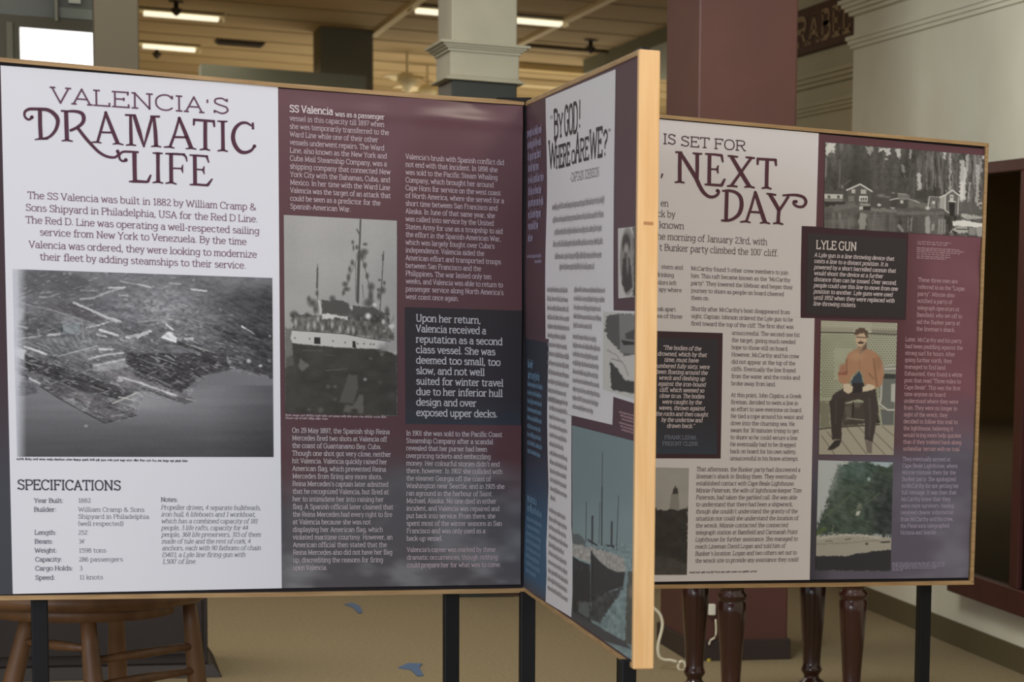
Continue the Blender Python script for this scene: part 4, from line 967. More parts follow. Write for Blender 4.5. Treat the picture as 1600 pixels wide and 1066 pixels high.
RP.text('body_letters', rows([("McCarthy found 5 other crew members to join", 1231), ("him. This raft became known as the \"McCarthy", 1234), ("party\". They lowered the lifeboat and began their", 1238), ("journey to shore as people on board cheered", 1224), ("them on.", 1107)], 1078.6, 422, 468), 5.93, 7.81, .0036, INK_BRN, wrp)
RP.text('body_letters', rows([("Shortly after McCarthy's boat disappeared from", 1233.5), ("sight, Captain Johnson ordered the Lyle gun to be", 1238), ("fired toward the top of the cliff. The first shot was", 1239)], 1078.6, 485, 508), 5.93, 7.81, .0036, INK_BRN, wrp)
RP.text('body_letters', rows([("unsuccessful. The second one hit", 1248.7), ("the target, giving much needed", 1242), ("hope to those still on board.", 1230.6), ("However, McCarthy and his crew", 1247.5), ("did not appear at the top of the", 1241.7), ("cliffs. Eventually the line frayed", 1242), ("from the water and the rocks and", 1249), ("broke away from land.", 1211)], 1142, 522.7, 601.7, -.6), 5.93, 7.81, .0036, INK_BRN, wrp)
RP.text('body_letters', rows([("At this point, John Cigalos, a Greek", 1251), ("fireman, decided to swim a line in", 1246), ("an effort to save everyone on board.", 1252), ("He tied a rope around his waist and", 1253.8), ("dove into the churning sea. He", 1240.6), ("swam for 30 minutes trying to get", 1247), ("to shore so he could secure a line.", 1246), ("He eventually had to be dragged", 1242), ("back on board for his own safety,", 1243), ("unsuccessful in his brave attempt.", 1246.7)], 1141, 619.8, 718.8, -1.5), 5.93, 7.81, .0036, INK_BRN, wrp)
RP.text('body_letters', rows([("That afternoon, the Bunker party had discovered a", 1249), ("lineman's shack in finding them. They eventually", 1243), ("established contact with Cape Beale Lighthouse.", 1240), ("Minnie Paterson, the wife of lighthouse keeper Tom", 1251), ("Paterson, had taken the garbled call. She was able", 1244), ("to understand that there had been a shipwreck,", 1237.5), ("though she couldn't understand the gravity of the", 1245), ("situation nor could she understand the location of", 1246),
    ("the wreck. Minnie contacted the connected", 1230), ("telegraph station at Bamfield and Carmanah Point", 1245), ("Lighthouse for further assistance. She managed to", 1245), ("reach Lineman David Logan and told him of", 1225.7), ("Bunker's location. Logan and two others set out to", 1244), ("the wreck site to provide any assistance they could", 1246)], 1087, 736, 879, -2), 6.20, 7.60, .0036, INK_BRN, wrp, slant=.12)
RP.tiny('photo_caption', [(1076.5, 895.5, 1183)], 3.0, .0036, INK_BRN, wrp)
ql = [("\"The bodies of the", 1094), ("drowned, which by that", 1102.6), ("time, must have", 1090), ("numbered fully sixty, were", 1107), ("been floating around the", 1104), ("wreck and dashing up", 1100), ("against the iron-bound", 1101), ("cliff, which seemed so", 1098.6), ("close to us. The bodies", 1099), ("were caught by the", 1095), ("waves, thrown against", 1100), ("the rocks and then caught", 1104.8), ("by the undertow and", 1096), ("drawn back.\"", 1084)]
RP.text('quote_letters', rows(ql, 0, 546, 668, xls=[1034, 1026, 1036, 1021, 1024, 1028, 1027, 1029, 1029, 1033, 1028, 1023, 1032, 1040.5]), 6.09, 11.59, .0044, INK_WHT, pr, slant=.2)
RP.text('quote_letters', [("FRANK LEHM,", 1037, 686, 1087.5), ("FREIGHT CLERK", 1033.7, 695.7, 1089.6)], 5.78, 9.76, .0044, flat('steel_blue_ink', srgb(140, 146, 166), .5), pr)
RP.text('box_heading', [("LYLE GUN", 1273.5, 388.5, 1337)], 12.54, 10.45, .0044, flat('bright_cream_ink', srgb(240, 228, 224), .5), pr)
RP.text('box_letters', rows([("A Lyle gun is a line throwing device that", 1395.4), ("casts a line to a distant position. It is", 1385.6), ("powered by a short barrelled cannon that", 1398), ("would shoot the device at a further", 1378), ("distance than can be tossed. Over second,", 1399), ("people could use this line to move from one", 1401), ("position to another. Lyle guns were used", 1393), ("until 1952 when they were replaced with", 1396), ("line-throwing rockets.", 1336)], 1270.8, 401, 477, -1.5), 5.93, 12.20, .0044, INK_WHT, pr, slant=.18)
RP.tiny('small_credits', [(1432, 378.5, 1485), (1432, 382, 1480), (1431, 388, 1498), (1431, 391, 1506), (1431, 394, 1499), (1431, 397.5, 1484), (1431, 401, 1484), (1431, 404, 1476)], 2.6, .0036, INK_PNK, pr)
RP.text('body_letters', rows([("These three men are", 1494.7), ("referred to as the \"Logan", 1505.7), ("party\". Minnie also", 1490), ("notified a party of", 1486), ("telegraph operators at", 1497.5), ("Bamfield, who set off to", 1501.7), ("aid the Bunker party at", 1498.6), ("the lineman's shack.", 1491)], 1432.7, 440, 516.5, -2.7), 5.93, 10.25, .0036, INK_PNK, pr)
RP.text('body_letters', rows([("Later, McCarthy and his party", 1501), ("had been paddling against the", 1503), ("strong surf for hours. After", 1491), ("going further north, they", 1485.7), ("managed to find land.", 1477), ("Exhausted, they found a white", 1502), ("post that read \"Three miles to", 1499.8), ("Cape Beale\". This was the first", 1499), ("time anyone on board", 1475.8), ("understood where they were", 1495.6), ("from. They were no longer in", 1494), ("sight of the wreck, they", 1479), ("decided to follow this trail to", 1494.7), ("the lighthouse, believing it", 1487.6), ("would bring more help quicker", 1500.4), ("than if they trekked back along", 1500.4), ("unfamiliar terrain with no trail.", 1498.8)], 1413, 533, 703.8, -3.5), 5.93, 10.25, .0036, INK_PNK, pr)
RP.text('body_letters', rows([("They eventually arrived at", 1483.8), ("Cape Beale Lighthouse, where", 1495), ("Minnie mistook them for the", 1492.4), ("Bunker party. She apologized", 1492.4), ("to McCarthy for not getting her", 1497), ("full message. It was then that", 1493), ("McCarthy knew that they", 1483.8), ("were more survivors. Having", 1488.6), ("received clearer information", 1488.6), ("from McCarthy and his crew,", 1488), ("the Patersons telegraphed", 1482), ("Victoria and Seattle.", 1462)], 1408.9, 720, 835, -4.2), 5.93, 10.25, .0036, flat('lilac_ink', srgb(182, 172, 196), .5), pr)
RP.tiny('small_credits', [(1392.6, 881+2.7*i, xr) for i, xr in enumerate((1475, 1475, 1474, 1462, 1409))], 2.4, .0036, flat('lilac_ink', srgb(182, 172, 196), .5), pr)
# ------------------------------------------------------------------ the printed pictures
def picture(pan, quad, paint, parent, label, lay=.0036, step=1.0, m=None):
    return pan.blocks('printed_photograph', [quad], lay, m or PRINTM, parent, label, paint, step)
def harbour(p):
    p.gain = 1.02; x, y = p.x, p.y
    # land: tones, with fine town texture
    p.base((112, 112, 116)); p.add((fbm(x, y, 60, 18, 31)-.5)*46)
    g_ = np.clip((x-300)/110, 0, 1)*np.clip((y-440)/25, 0, 1); p.mix(g_*.95, (60, 60, 62))
    p.mix(np.clip((452-y)/28, 0, 1)*np.clip((370-x)/60, 0, 1)*.5, (134, 134, 138))
    tw = np.exp(-(((x-250)/80)**2+((y-478)/30)**2)); p.add((fbm(x, y, 5, 3.5, 41)-.42)*95*tw+tw*14); p.add((fbm(x, y, 9, 4, 43)-.5)*30)
    p.z(15, 415, 6.879)
    p.poly([(40,60),(520,60),(720,110),(900,150),(760,270),(560,280),(380,300),(120,330)], (82,82,84), 3, .55)
    p.poly([(120,540),(420,520),(560,600),(540,740),(330,760),(170,790),(120,700)], (80,80,82), 3, .6)
    p.poly([(330,420),(640,400),(880,480),(1050,600),(900,610),(600,520)], (88,84,88), 2, .6)
    for P, w_, c in (([(40,370),(220,430),(420,470),(620,530),(800,600)], 2.2, 150), ([(780,600),(790,760)], 2.6, 150), ([(690,400),(830,460),(920,500),(1050,560),(1190,600)], 3.6, 205), ([(830,665),(960,640),(1080,600),(1190,600)], 2.6, 195),
                     ([(760,360),(900,350),(1010,300),(1230,235)], 3.2, 178), ([(1060,240),(1240,235)], 2.6, 215), ([(760,270),(950,270)], 2, 150), ([(1190,170),(1479,225)], 1.6, 190), ([(40,640),(190,670)], 2.2, 190),
                     ([(50,810),(150,780),(320,760)], 2.6, 180), ([(160,870),(390,950)], 3.8, 225), ([(970,690),(1160,750)], 4.2, 230), ([(940,740),(1040,765)], 3, 205), ([(1260,770),(1479,730)], 4.6, 205), ([(860,1000),(1020,960),(1220,940)], 3, 205),
                     ([(410,750),(540,735)], 3.6, 205), ([(1180,320),(1270,325)], 2.4, 185), ([(320,340),(400,340)], 2, 175), ([(960,900),(1100,905)], 4, 215), ([(300,690),(330,760)], 2, 150), ([(1200,800),(1260,810)], 2.4, 190), ([(1380,600),(1479,600)], 2, 170)):
        p.line(P, w_, (c, c, c+2), .7, .9, .7)
    p.poly([(560,620),(750,610),(760,740),(580,730)], (142,148,150), 1); p.poly([(540,640),(565,625),(575,720),(545,715)], (84,88,92), .6)
    p.poly([(330,800),(700,750),(930,760),(930,880),(530,990),(300,880)], (118,120,122), 1.2)
    for k in range(9): p.line([(350+62*k, 800-8*k), (470+52*k, 950-16*k)], 1.3, (156,158,160), .6, .7); p.line([(372+62*k, 800-8*k), (492+50*k, 950-16*k)], 1.1, (92,94,96), .6, .6)
    p.line([(520,975),(940,865)], 1.6, (180,182,184), .6)
    p.poly([(30,450),(160,450),(150,560),(110,600),(30,640)], (190,192,198), 3, .6); p.poly([(40,860),(180,910),(150,1010),(40,960)], (226,228,234), 1.5, .9)
    # right half
    p.z(215, 420, 6.877)
    for P, w_, c in (([(20,170),(140,200)], 2.2, 210), ([(340,155),(460,168)], 2.4, 185), ([(580,222),(735,240)], 3, 222), ([(0,570),(380,540)], 2.2, 165), ([(130,600),(330,565)], 2.4, 160), ([(590,525),(820,510),(1020,500)], 1.4, 128), ([(590,580),(620,625),(690,630),(670,590),(700,575)], 1.6, 160),
                     ([(940,460),(1020,500)], 1.6, 120), ([(310,600),(380,655)], 3.2, 225), ([(430,705),(640,710)], 2, 140), ([(440,380),(530,400)], 2.6, 170), ([(0,740),(60,690),(140,670)], 3.8, 215), ([(1125,620),(1250,700)], 1.6, 170), ([(1120,618),(1150,640)], 3, 225),
                     ([(510,820),(600,840),(735,890)], 4, 200), ([(510,755),(590,750)], 4, 205), ([(770,900),(890,920)], 2.6, 150), ([(630,770),(740,810)], 1.6, 110), ([(780,830),(880,870)], 1.6, 110), ([(0,940),(160,1000),(380,1060)], 2.4, 124), ([(820,640),(1200,760)], 4, 54), ([(400,790),(900,960)], 6, 58)):
        p.line(P, w_, (c, c, c+1), .7, .9, .6)
    p.poly([(245,740),(330,680),(425,740),(415,800)], (222,226,228), .8); p.blob(340, 700, 38, 24, (232,232,234)); p.poly([(430,735),(480,740),(470,780),(430,775)], (160,160,164), .8)
    for (a, b, r, c) in ((955,960,20,170), (985,1000,20,150), (1193,990,22,190), (1318,1045,18,210), (1420,725,14,150), (1415,990,20,130), (885,440,16,130), (150,770,14,150), (60,820,12,140)): p.blob(a, b, r, r, (c, c, c))
    # piers, dark water between them and open water
    p.z(15, 560, 3.81)
    wat = [(60,225),(175,160),(310,245),(380,235),(565,385),(755,338),(720,250),(735,205),(800,185),(1040,272),(1112,252),(1020,200),(1130,110),(1200,85),(1300,60),(1420,60),(1600,125),(1600,620),(40,620)]
    p.poly(wat, (122,122,126), 1, 1, 1.2)
    i = p.sel(wat, 2); X = p.x[i]; Y = p.y[i]
    wm_ = (Y > 602) & (p.c[i].mean(1) > 118) & (p.c[i].mean(1) < 126)
    li = np.exp(-(((X-215)/90)**2+((Y-628)/26)**2))*34+np.exp(-(((X-350)/50)**2+((Y-600)/40)**2))*8
    dk = -np.clip((Y-625)/90, 0, 1)*44-np.clip((X-330)/90, 0, 1)*26+(fbm(X, Y, 90, 8, 55)-.5)*14
    p.c[i[wm_]] += (li+dk)[wm_][:, None]
    p.poly([(90,-30),(230,30),(420,90),(740,205),(650,245),(420,190),(200,100),(95,70)], (66,64,66), 1.2, 1, 1)
    p.poly([(95,70),(200,120),(310,150),(420,190),(650,250),(720,300),(755,338),(565,384),(380,240),(310,245),(170,160)], (98,96,98), 1, 1, .8)
    p.poly([(380,190),(500,230),(470,290),(390,230)], (124,120,122), 1, .8, 1); p.poly([(650,250),(700,255),(710,330),(640,300)], (130,130,132), 1, .6, 1)
    p.line([(170,160),(310,248),(565,385),(755,340)], 1.6, (58,58,60), .6)
    p.line([(270,60),(480,150),(640,215)], 2.6, (52,50,52), .8, .8)
    p.poly([(490,35),(690,-5),(715,50),(560,80),(495,70)], (150,150,154), 1, 1, .8); p.line([(500,45),(690,5)], 2, (196,196,200), .6)
    p.poly([(560,80),(720,60),(1030,210),(1110,250),(1040,270),(800,190),(640,170)], (118,116,118), 1, 1, 1)
    p.poly([(700,-30),(1290,-30),(1290,60),(1130,110),(1020,205),(760,110),(690,20)], (66,64,66), 1.4, 1, 1)
    for P, w_, c in (([(650,110),(760,140),(900,190),(1000,225)], 3.6, 206), ([(700,60),(840,110),(960,165)], 2, 130), ([(760,0),(880,40),(980,65)], 1.4, 110), ([(820,20),(970,60)], 1.4, 128), ([(1010,215),(1110,252)], 2.6, 150), ([(760,165),(1030,262)], 1.6, 60), ([(940,160),(1110,115)], 1.2, 110)):
        p.line(P, w_, (c, c, c+1), .7, .9, .6)
    p.poly([(1000,200),(1115,250),(1038,272),(990,240)], (96,94,96), 1, .8, .6); p.line([(1050,240),(1105,252)], 2, (170,168,168), .5)
    p.line([(612,268),(690,235),(760,205)], 2.0, (196,196,190), .5); p.line([(650,230),(735,248)], 2.2, (190,190,184), .5); p.line([(740,200),(800,212)], 2, (150,150,150), .5)
    p.line([(120,120),(180,150)], 3.2, (206,206,210), .8); p.blob(455, 402, 10, 8, (160,160,160)); p.blob(655, 132, 18, 12, (190,190,190)); p.line([(480,165),(560,190)], 2.4, (120,116,116), .8)
    p.poly([(35,140),(150,150),(170,205),(40,230)], (84,84,88), 1.5, .8, 1.5); p.line([(30,60),(110,110)], 2.4, (60,60,66), .8); p.poly([(30,85),(80,110),(40,190)], (150,150,158), 1.5, .8)
    p.poly([(1130,105),(1300,40),(1600,60),(1600,135),(1480,90),(1380,60),(1290,75)], (70,68,70), 1.2, .9, 1.5)
    # diagonal streaks and specks over land and piers
    Yw_ = np.interp(x, [15,60,100,163,213,225,285,307,340,425], [640,602,625,661,649,615,631,600,575,590])
    ld = np.clip((Yw_+4-y)/5, 0, 1); u_ = x*.93+y*.36; v_ = -x*.36+y*.93
    p.add(ld*((fbm(u_, v_, 16, 2.6, 101)-.5)*64+(fbm(x, y, 4, 3, 105)-.5)*42)*np.clip((y-445)/60, .35, 1))
    st = np.clip((fbm(u_, v_, 11, 2.2, 111, 2)-.70)*9, 0, 1)*ld*np.clip((y-500)/30, 0, 1)*np.clip((425-x)/60, .15, 1); p.mix(st*.7, (176, 176, 178))
    u2 = x*.95-y*.3; v2 = x*.3+y*.95; st = np.clip((fbm(u2, v2, 9, 2, 121, 2)-.70)*9, 0, 1)*ld*np.clip((360-x)/60, 0, 1); p.mix(st*.55, (182, 182, 184))
    # faded left margin
    f = np.clip((42-p.x+(p.y-560)*.0)/16, 0, 1); p.mix(f*.9, (214, 216, 224)); p.add((fbm(x, y, 2.2, 1.6, 77)-.5)*9)
picture(LP, [(20, 420.5), (425, 434.5), (427, 714), (27, 713.5)], harbour, pw_, 'black and white aerial photograph of a harbour with piers')

def ship(p):
    x, y = p.x, p.y; p.gain = 1.04
    p.base((172, 170, 166)); p.mix(np.clip((y-400)/110, 0, 1)*.35, (150, 148, 144)); p.add((fbm(x, y, 50, 60, 3)-.5)*14)
    p.z(440, 330, 6.27)
    D = (84, 82, 78)
    p.poly([(95,1000),(200,1010),(390,1040),(620,960),(700,950),(800,960),(1000,1000),(1050,1000),(1050,1100),(95,1100)], (92,90,86), 1.5, 1, 2.5)
    p.line([(770,85),(762,300),(757,420),(745,900)], 2.6, D, .6); p.line([(757,400),(748,640),(742,880)], 4.4, D, .6); p.line([(735,180),(765,240)], 2, D, .6)
    for P, w_ in (([(350,560),(345,750)], 2.6), ([(348,520),(352,990)], 1), ([(995,400),(985,560),(975,760),(960,1000)], 1.6), ([(757,420),(690,580),(590,830)], .8), ([(775,430),(830,620),(880,860)], 1), ([(790,720),(800,850)], 1), ([(720,500),(725,870)], .8), ([(990,430),(990,480)], 3)):
        p.line(P, w_, D, .6, .9, .4)
    for (a, b, rx, ry) in ((693,305,12,18), (700,360,8,28), (735,355,16,20), (815,325,20,14), (805,400,34,28), (775,440,38,36), (690,505,16,26), (665,570,14,28), (652,650,16,34), (618,715,24,22), (635,765,30,20), (605,800,14,22), (812,530,18,26), (835,635,16,26), (875,740,30,34), (870,830,22,60), (850,900,44,40), (955,675,12,12), (1003,705,12,18), (945,770,14,14), (985,775,28,30), (950,830,16,34), (345,805,14,24), (265,860,18,26), (300,900,40,34), (330,960,20,40), (495,855,26,26), (120,1010,34,30), (250,1020,22,24), (1030,980,20,40)):
        p.blob(a, b, rx, ry, D, .9, .6)
    p.poly([(385,870),(460,880),(520,865),(600,880),(665,920),(665,1000),(390,1010)], (84,82,78), 1, 1, 1); p.poly([(690,920),(800,950),(900,940),(1010,1010),(1010,1100),(680,1100)], (86,84,80), 1.2, 1, 2)
    p.line([(360,880),(385,960),(370,1060)], 3, (204,202,196), .8, .9); p.blob(910, 917, 20, 18, (214,212,206)); p.blob(685, 945, 9, 26, (190,188,182))
    p.z(440, 490, 6.27)
    p.poly([(30,145),(100,150),(130,420),(30,430)], (112,110,104), 1.5, .9, 2)
    p.poly([(110,40),(350,20),(650,60),(1060,100),(1110,260),(960,250),(620,200),(180,165),(110,160)], (104,102,96), 1.2, 1, 2)
    p.add(np.where((y > 492) & (y < 530) & (x > 456) & (x < 615), (fbm(x, y, 3, 7, 66)-.5)*90, 0))
    p.poly([(395,20),(450,0),(640,30),(650,60),(560,40),(400,55)], (222,220,214), .8, .9, 1.6); p.blob(845, 25, 26, 28, (224,222,216)); p.blob(1075, 125, 30, 22, (212,210,204)); p.blob(995, 80, 16, 24, (200,198,192)); p.blob(1005, 170, 20, 12, (150,148,142))
    for (a, b) in ((320,115), (395,140), (492,110), (570,150), (650,160), (135,90), (355,50), (260,120), (700,160)): p.blob(a, b, 14, 34, (186,184,178), .85, .6)
    p.poly([(100,165),(330,180),(620,205),(800,240),(1010,275),(1010,330),(950,345),(760,340),(560,330),(340,312),(105,290),(85,240)], (200,198,192), .7)
    p.line([(100,163),(620,200),(820,238),(1060,272)], 1.2, (70,68,64), .5)
    p.poly([(317,232),(377,234),(377,300),(316,296)], (46,44,42), .5); p.poly([(692,270),(720,270),(728,338),(692,335)], (50,48,44), .6)
    for a, b in ((272,248), (500,270), (620,284), (742,295), (805,295), (128,240), (870,300), (900,302)): p.blob(a, b, 9, 9, (120,118,112))
    dk = [(100,292),(345,315),(560,333),(760,343),(955,347),(1130,400),(1130,1000),(30,1000),(30,530),(120,500)]
    p.poly(dk, (64,62,56), .9, 1, .8); p.poly([(30,430),(130,400),(140,600),(30,600)], (72,70,64), 2, .8, 1)
    i = p.sel(dk, 1); wm_ = p.c[i].mean(1) < 75; p.c[i[wm_]] += ((fbm(p.x[i], p.y[i], 18, 12, 71)-.5)*22)[wm_][:, None]
    p.line([(200,360),(400,365)], 1.8, (96,94,88), .8, .7); p.line([(440,405),(520,415)], 1.4, (86,84,78), .8, .7); p.line([(430,558),(640,542)], 1.2, (110,108,100), .6, .8); p.line([(40,430),(105,400)], 1.6, (110,108,104), .6)
    p.poly([(180,440),(275,510),(230,540),(200,570),(165,520)], (110,108,104), 1.2, .9, 1)
    p.poly([(655,590),(740,610),(750,720),(700,880),(560,870)], (92,88,82), 1.4, .95, 1); p.poly([(760,790),(800,800),(800,980),(600,970),(620,900),(700,900)], (108,104,98), 1.5, .85, 1.4); p.blob(710, 955, 34, 22, (60,58,52))
    for (a, b, r, c) in ((452,715,20,104), (520,715,16,110), (815,645,14,196), (870,440,14,110), (985,340,40,140), (980,400,16,128), (1112,388,20,190), (265,940,16,100), (380,945,24,104), (520,840,18,96), (960,670,20,84), (1080,800,30,76)): p.blob(a, b, r, r*.9, (c, c-2, c-6), .8, .7)
    p.add((fbm(x, y, 2, 2, 78)-.5)*8)
picture(LP, [(443, 336), (619.5, 345), (620, 650), (445.5, 646)], ship, pl, 'black and white photograph of a crowded steamship dressed with flags')

def lake(p):
    x, y = p.x, p.y; p.gain = 1.06
    p.base((86, 84, 80)); p.add((fbm(x, y, 9, 34, 5)-.5)*64+(fbm(x, y, 4, 4, 6)-.5)*34)
    p.mix(np.exp(-(((x-1340)/26)**2+((y-278)/40)**2))*.8, (66, 64, 60))
    rt = np.clip((x-1420)/40, 0, 1); p.add(rt*((fbm(x, y, 3, 22, 8)-.40)*120))
    p.z(1275, 215, 6.879)
    S1_ = (214, 212, 206)
    p.poly([(95,55),(200,62),(190,180),(150,150),(110,200),(90,180)], S1_, 1, 1, 2); p.poly([(520,95),(620,100),(600,150),(565,200),(545,150)], (168,166,160), 1, .9, 2)
    p.poly([(670,105),(800,110),(790,170),(750,190),(730,140),(670,150)], S1_, .8, .9, 2); p.poly([(845,118),(900,122),(900,200),(870,215),(850,170)], (206,204,198), .8, .9, 1.6); p.blob(745, 232, 20, 10, (180,178,172)); p.blob(262, 90, 22, 60, (150,148,142), .6)
    p.line([(248,240),(242,540)], 2.2, (120,118,112), .7, .8); p.line([(100,230),(92,420)], 3, (150,148,142), 1, .7); p.line([(300,500),(360,460)], 1.4, (120,118,112), .8)
    p.z(1400, 225, 6.877)
    for P, w_, c in (([(15,60),(20,140)], 4, 200), ([(150,65),(140,150)], 4, 180), ([(512,90),(512,150)], 4, 216), ([(575,100),(572,300),(570,500)], 2.6, 188), ([(325,100),(320,480)], 1.8, 138), ([(420,340),(415,480)], 1.4, 140), ([(605,250),(600,500)], 1.6, 150), ([(640,140),(636,420)], 1.4, 120), ([(705,200),(700,600)], 8, 205), ([(735,260),(730,590)], 4, 220), ([(700,420),(700,590)], 6, 232), ([(760,120),(750,280)], 4, 190), ([(870,240),(865,640)], 6, 190), ([(235,330),(245,490)], 6, 212), ([(60,240),(70,290)], 5, 150), ([(840,130),(835,240)], 3, 140), ([(900,160),(905,300)], 3, 170), ([(935,130),(935,150)], 4, 215), ([(780,420),(770,620)], 3, 190), ([(670,250),(668,420)], 1.8, 120), ([(90,340),(90,420)], 1.6, 110), ([(480,450),(475,540)], 1.4, 130), ([(530,490),(530,520)], 3, 180)):
        p.line(P, w_, (c, c-2, c-6), .8, .85, 1.6)
    p.poly([(200,500),(480,480),(480,560),(200,600)], (66,64,60), 1.5, .7, 1.5)
    # shore and houses, left
    p.z(1275, 215, 6.879)
    p.poly([(80,690),(400,700),(580,760),(963,770),(963,1030),(70,985)], (104,102,98), 1, 1, 1.5)
    p.poly([(570,560),(963,560),(963,770),(570,760)], (84,82,78), 1.5, .8, 2); p.blob(690, 625, 40, 18, (150,148,142), .7); p.blob(760, 640, 30, 12, (140,138,132), .7); p.blob(820, 597, 18, 8, (160,158,152), .8); p.blob(668, 725, 20, 14, (222,220,214)); p.blob(815, 752, 26, 14, (200,198,192))
    p.poly([(80,560),(290,570),(300,610),(80,605)], (88,86,82), .8); p.poly([(80,606),(280,612),(275,660),(80,658)], (206,204,198), .6)
    for a in (130, 230): p.poly([(a-14,622),(a+14,624),(a+12,655),(a-14,654)], (96,94,90), .5)
    p.poly([(80,662),(275,664),(275,690),(80,688)], (140,138,132), .6); p.poly([(80,690),(300,690),(320,730),(80,740)], (54,52,48), 1, .9, 1); p.blob(272, 530, 14, 22, (140,138,132), .9)
    p.poly([(325,570),(465,505),(590,580),(575,720),(320,700)], (94,92,88), .7); p.line([(320,566),(465,502),(592,580)], 2.2, (226,224,218), .5)
    p.poly([(372,555),(412,556),(410,600),(370,598)], (196,194,188), .5); p.poly([(472,558),(530,560),(528,608),(470,606)], (190,188,182), .5); p.poly([(340,628),(400,628),(398,690),(338,688)], (130,128,122), .7)
    p.poly([(455,628),(545,630),(543,690),(452,688)], (222,220,214), .5)
    for a in (478, 502, 526): p.poly([(a-8,648),(a+8,648),(a+7,680),(a-8,680)], (90,88,84), .4)
    p.poly([(455,705),(575,712),(570,735),(460,730)], (170,168,162), .7, .9, 1); p.poly([(455,745),(495,735),(495,775),(455,778)], (206,204,198), .6); p.poly([(495,740),(575,745),(575,780),(495,780)], (60,58,54), .8)
    p.poly([(130,740),(420,700),(450,750),(200,790)], (128,126,120), 1.2, .7, 2.5)
    p.poly([(790,675),(880,650),(963,655),(963,760),(790,750)], (74,72,68), .6); p.line([(785,672),(880,650),(963,658)], 1.8, (196,194,188), .5); p.poly([(893,672),(930,674),(930,708),(893,706)], (206,204,198), .5); p.poly([(870,605),(963,608),(963,645),(872,640)], (124,122,118), .7); p.line([(870,604),(963,610)], 1.4, (180,178,172), .5)
    p.poly([(575,755),(963,775),(963,810),(575,790)], (142,140,134), 1, .8, 2)
    # right part of the shore
    p.z(1400, 225, 6.877)
    p.poly([(0,690),(500,700),(940,740),(940,1000),(0,945)], (96,94,90), 1, .9, 1.5); p.poly([(0,720),(500,735),(520,760),(0,760)], (128,126,120), 1, .7, 2)
    p.poly([(120,590),(240,620),(340,640),(330,690),(130,680)], (130,128,122), 1.2, .7, 2.5); p.line([(0,590),(130,592),(240,630)], 1.8, (184,182,176), .6, .9, .6); p.poly([(12,540),(135,545),(135,590),(12,588)], (128,126,122), .7); p.poly([(0,600),(120,600),(120,680),(0,680)], (80,78,74), .8); p.poly([(35,605),(68,605),(68,640),(35,640)], (200,198,192), .5)
    p.poly([(355,570),(470,570),(460,620),(360,610)], (110,108,104), .6); p.line([(350,566),(470,572)], 1.2, (170,168,162), .5); p.line([(350,570),(335,670),(325,700)], 2, (190,188,182), .6); p.blob(330, 690, 26, 18, (212,210,204)); p.poly([(380,615),(412,615),(410,645),(380,645)], (210,208,202), .6)
    p.poly([(465,580),(525,540),(520,710),(455,690)], (176,174,168), .6); p.poly([(520,545),(598,500),(680,560),(660,760),(620,755),(520,720)], (112,110,106), .6)
    p.line([(465,575),(530,545),(598,498),(682,562)], 2, (226,224,218), .5); p.line([(524,560),(520,715),(560,740)], 1.6, (214,212,206), .5); p.line([(665,575),(655,755)], 1.8, (190,188,182), .5)
    p.poly([(572,545),(612,548),(610,618),(572,612)], (210,208,202), .5); p.blob(592, 572, 9, 9, (110,108,104)); p.line([(560,615),(635,622)], 1.4, (226,224,218), .5); p.poly([(562,630),(626,632),(616,780),(566,770)], (44,42,40), .6)
    p.poly([(680,620),(940,640),(940,760),(690,750)], (100,98,94), 1, .8, 2); p.line([(870,660),(905,632),(935,655)], 2, (214,212,206), .6); p.poly([(885,670),(925,672),(922,705),(885,700)], (150,148,142), .8)
    p.poly([(690,755),(800,765),(935,780),(935,800),(760,810),(700,785)], (200,198,192), 1, .9, 1.5)
    p.poly([(520,770),(680,780),(700,830),(600,900),(520,860)], (62,60,56), 1.2, .8, 2)
    # reflections: vertical bands in the water
    wy = np.clip((y-(330+(x-1290)*.025))/5, 0, 1); p.add(wy*((fbm(x, y, 5, 40, 17)-.5)*90+(fbm(x, y, 40, 2.5, 18)-.5)*26))
    for P, w_, c in (([(330,800),(330,940)], 7, 186), ([(385,870),(385,920)], 4, 180), ([(455,810),(450,960)], 2.4, 176), ([(485,810),(480,960)], 3, 168), ([(515,820),(510,960)], 2, 186), ([(20,880),(55,930)], 5, 160), ([(120,790),(118,940)], 2, 150), ([(155,800),(150,930)], 2.6, 160), ([(560,790),(575,930)], 6, 56), ([(200,810),(200,950)], 10, 84), ([(270,810),(270,950)], 6, 96)):
        p.line(P, w_, (c, c-2, c-6), .9, .8, .8)
    p.poly([(600,830),(700,815),(925,860),(920,900),(600,880)], (234,232,226), .8, 1, 1); p.poly([(620,890),(760,890),(760,960),(560,960)], (200,198,192), 1, .9, 2); p.poly([(770,900),(840,900),(840,985),(770,980)], (150,148,144), 1); p.poly([(845,900),(920,900),(920,995),(850,990)], (176,174,170), 1, .9, 1.5); p.line([(640,915),(760,920)], 1.6, (70,68,64), .7); p.line([(600,940),(640,960)], 3, (60,58,54), .8)
    p.z(1275, 215, 6.879)
    p.poly([(455,810),(535,815),(525,985),(445,980)], (176,174,168), 1, .8, 1.5); p.poly([(330,850),(390,850),(385,960),(325,950)], (126,124,118), 1.2, .7, 1.5); p.poly([(190,880),(260,880),(255,930),(190,930)], (120,118,112), 2, .6, 1.5)
picture(RP, [(1288, 222.5), (1539, 243.5), (1534.5, 371), (1285.5, 356)], lake, pr, 'black and white photograph of a forest village on the water')

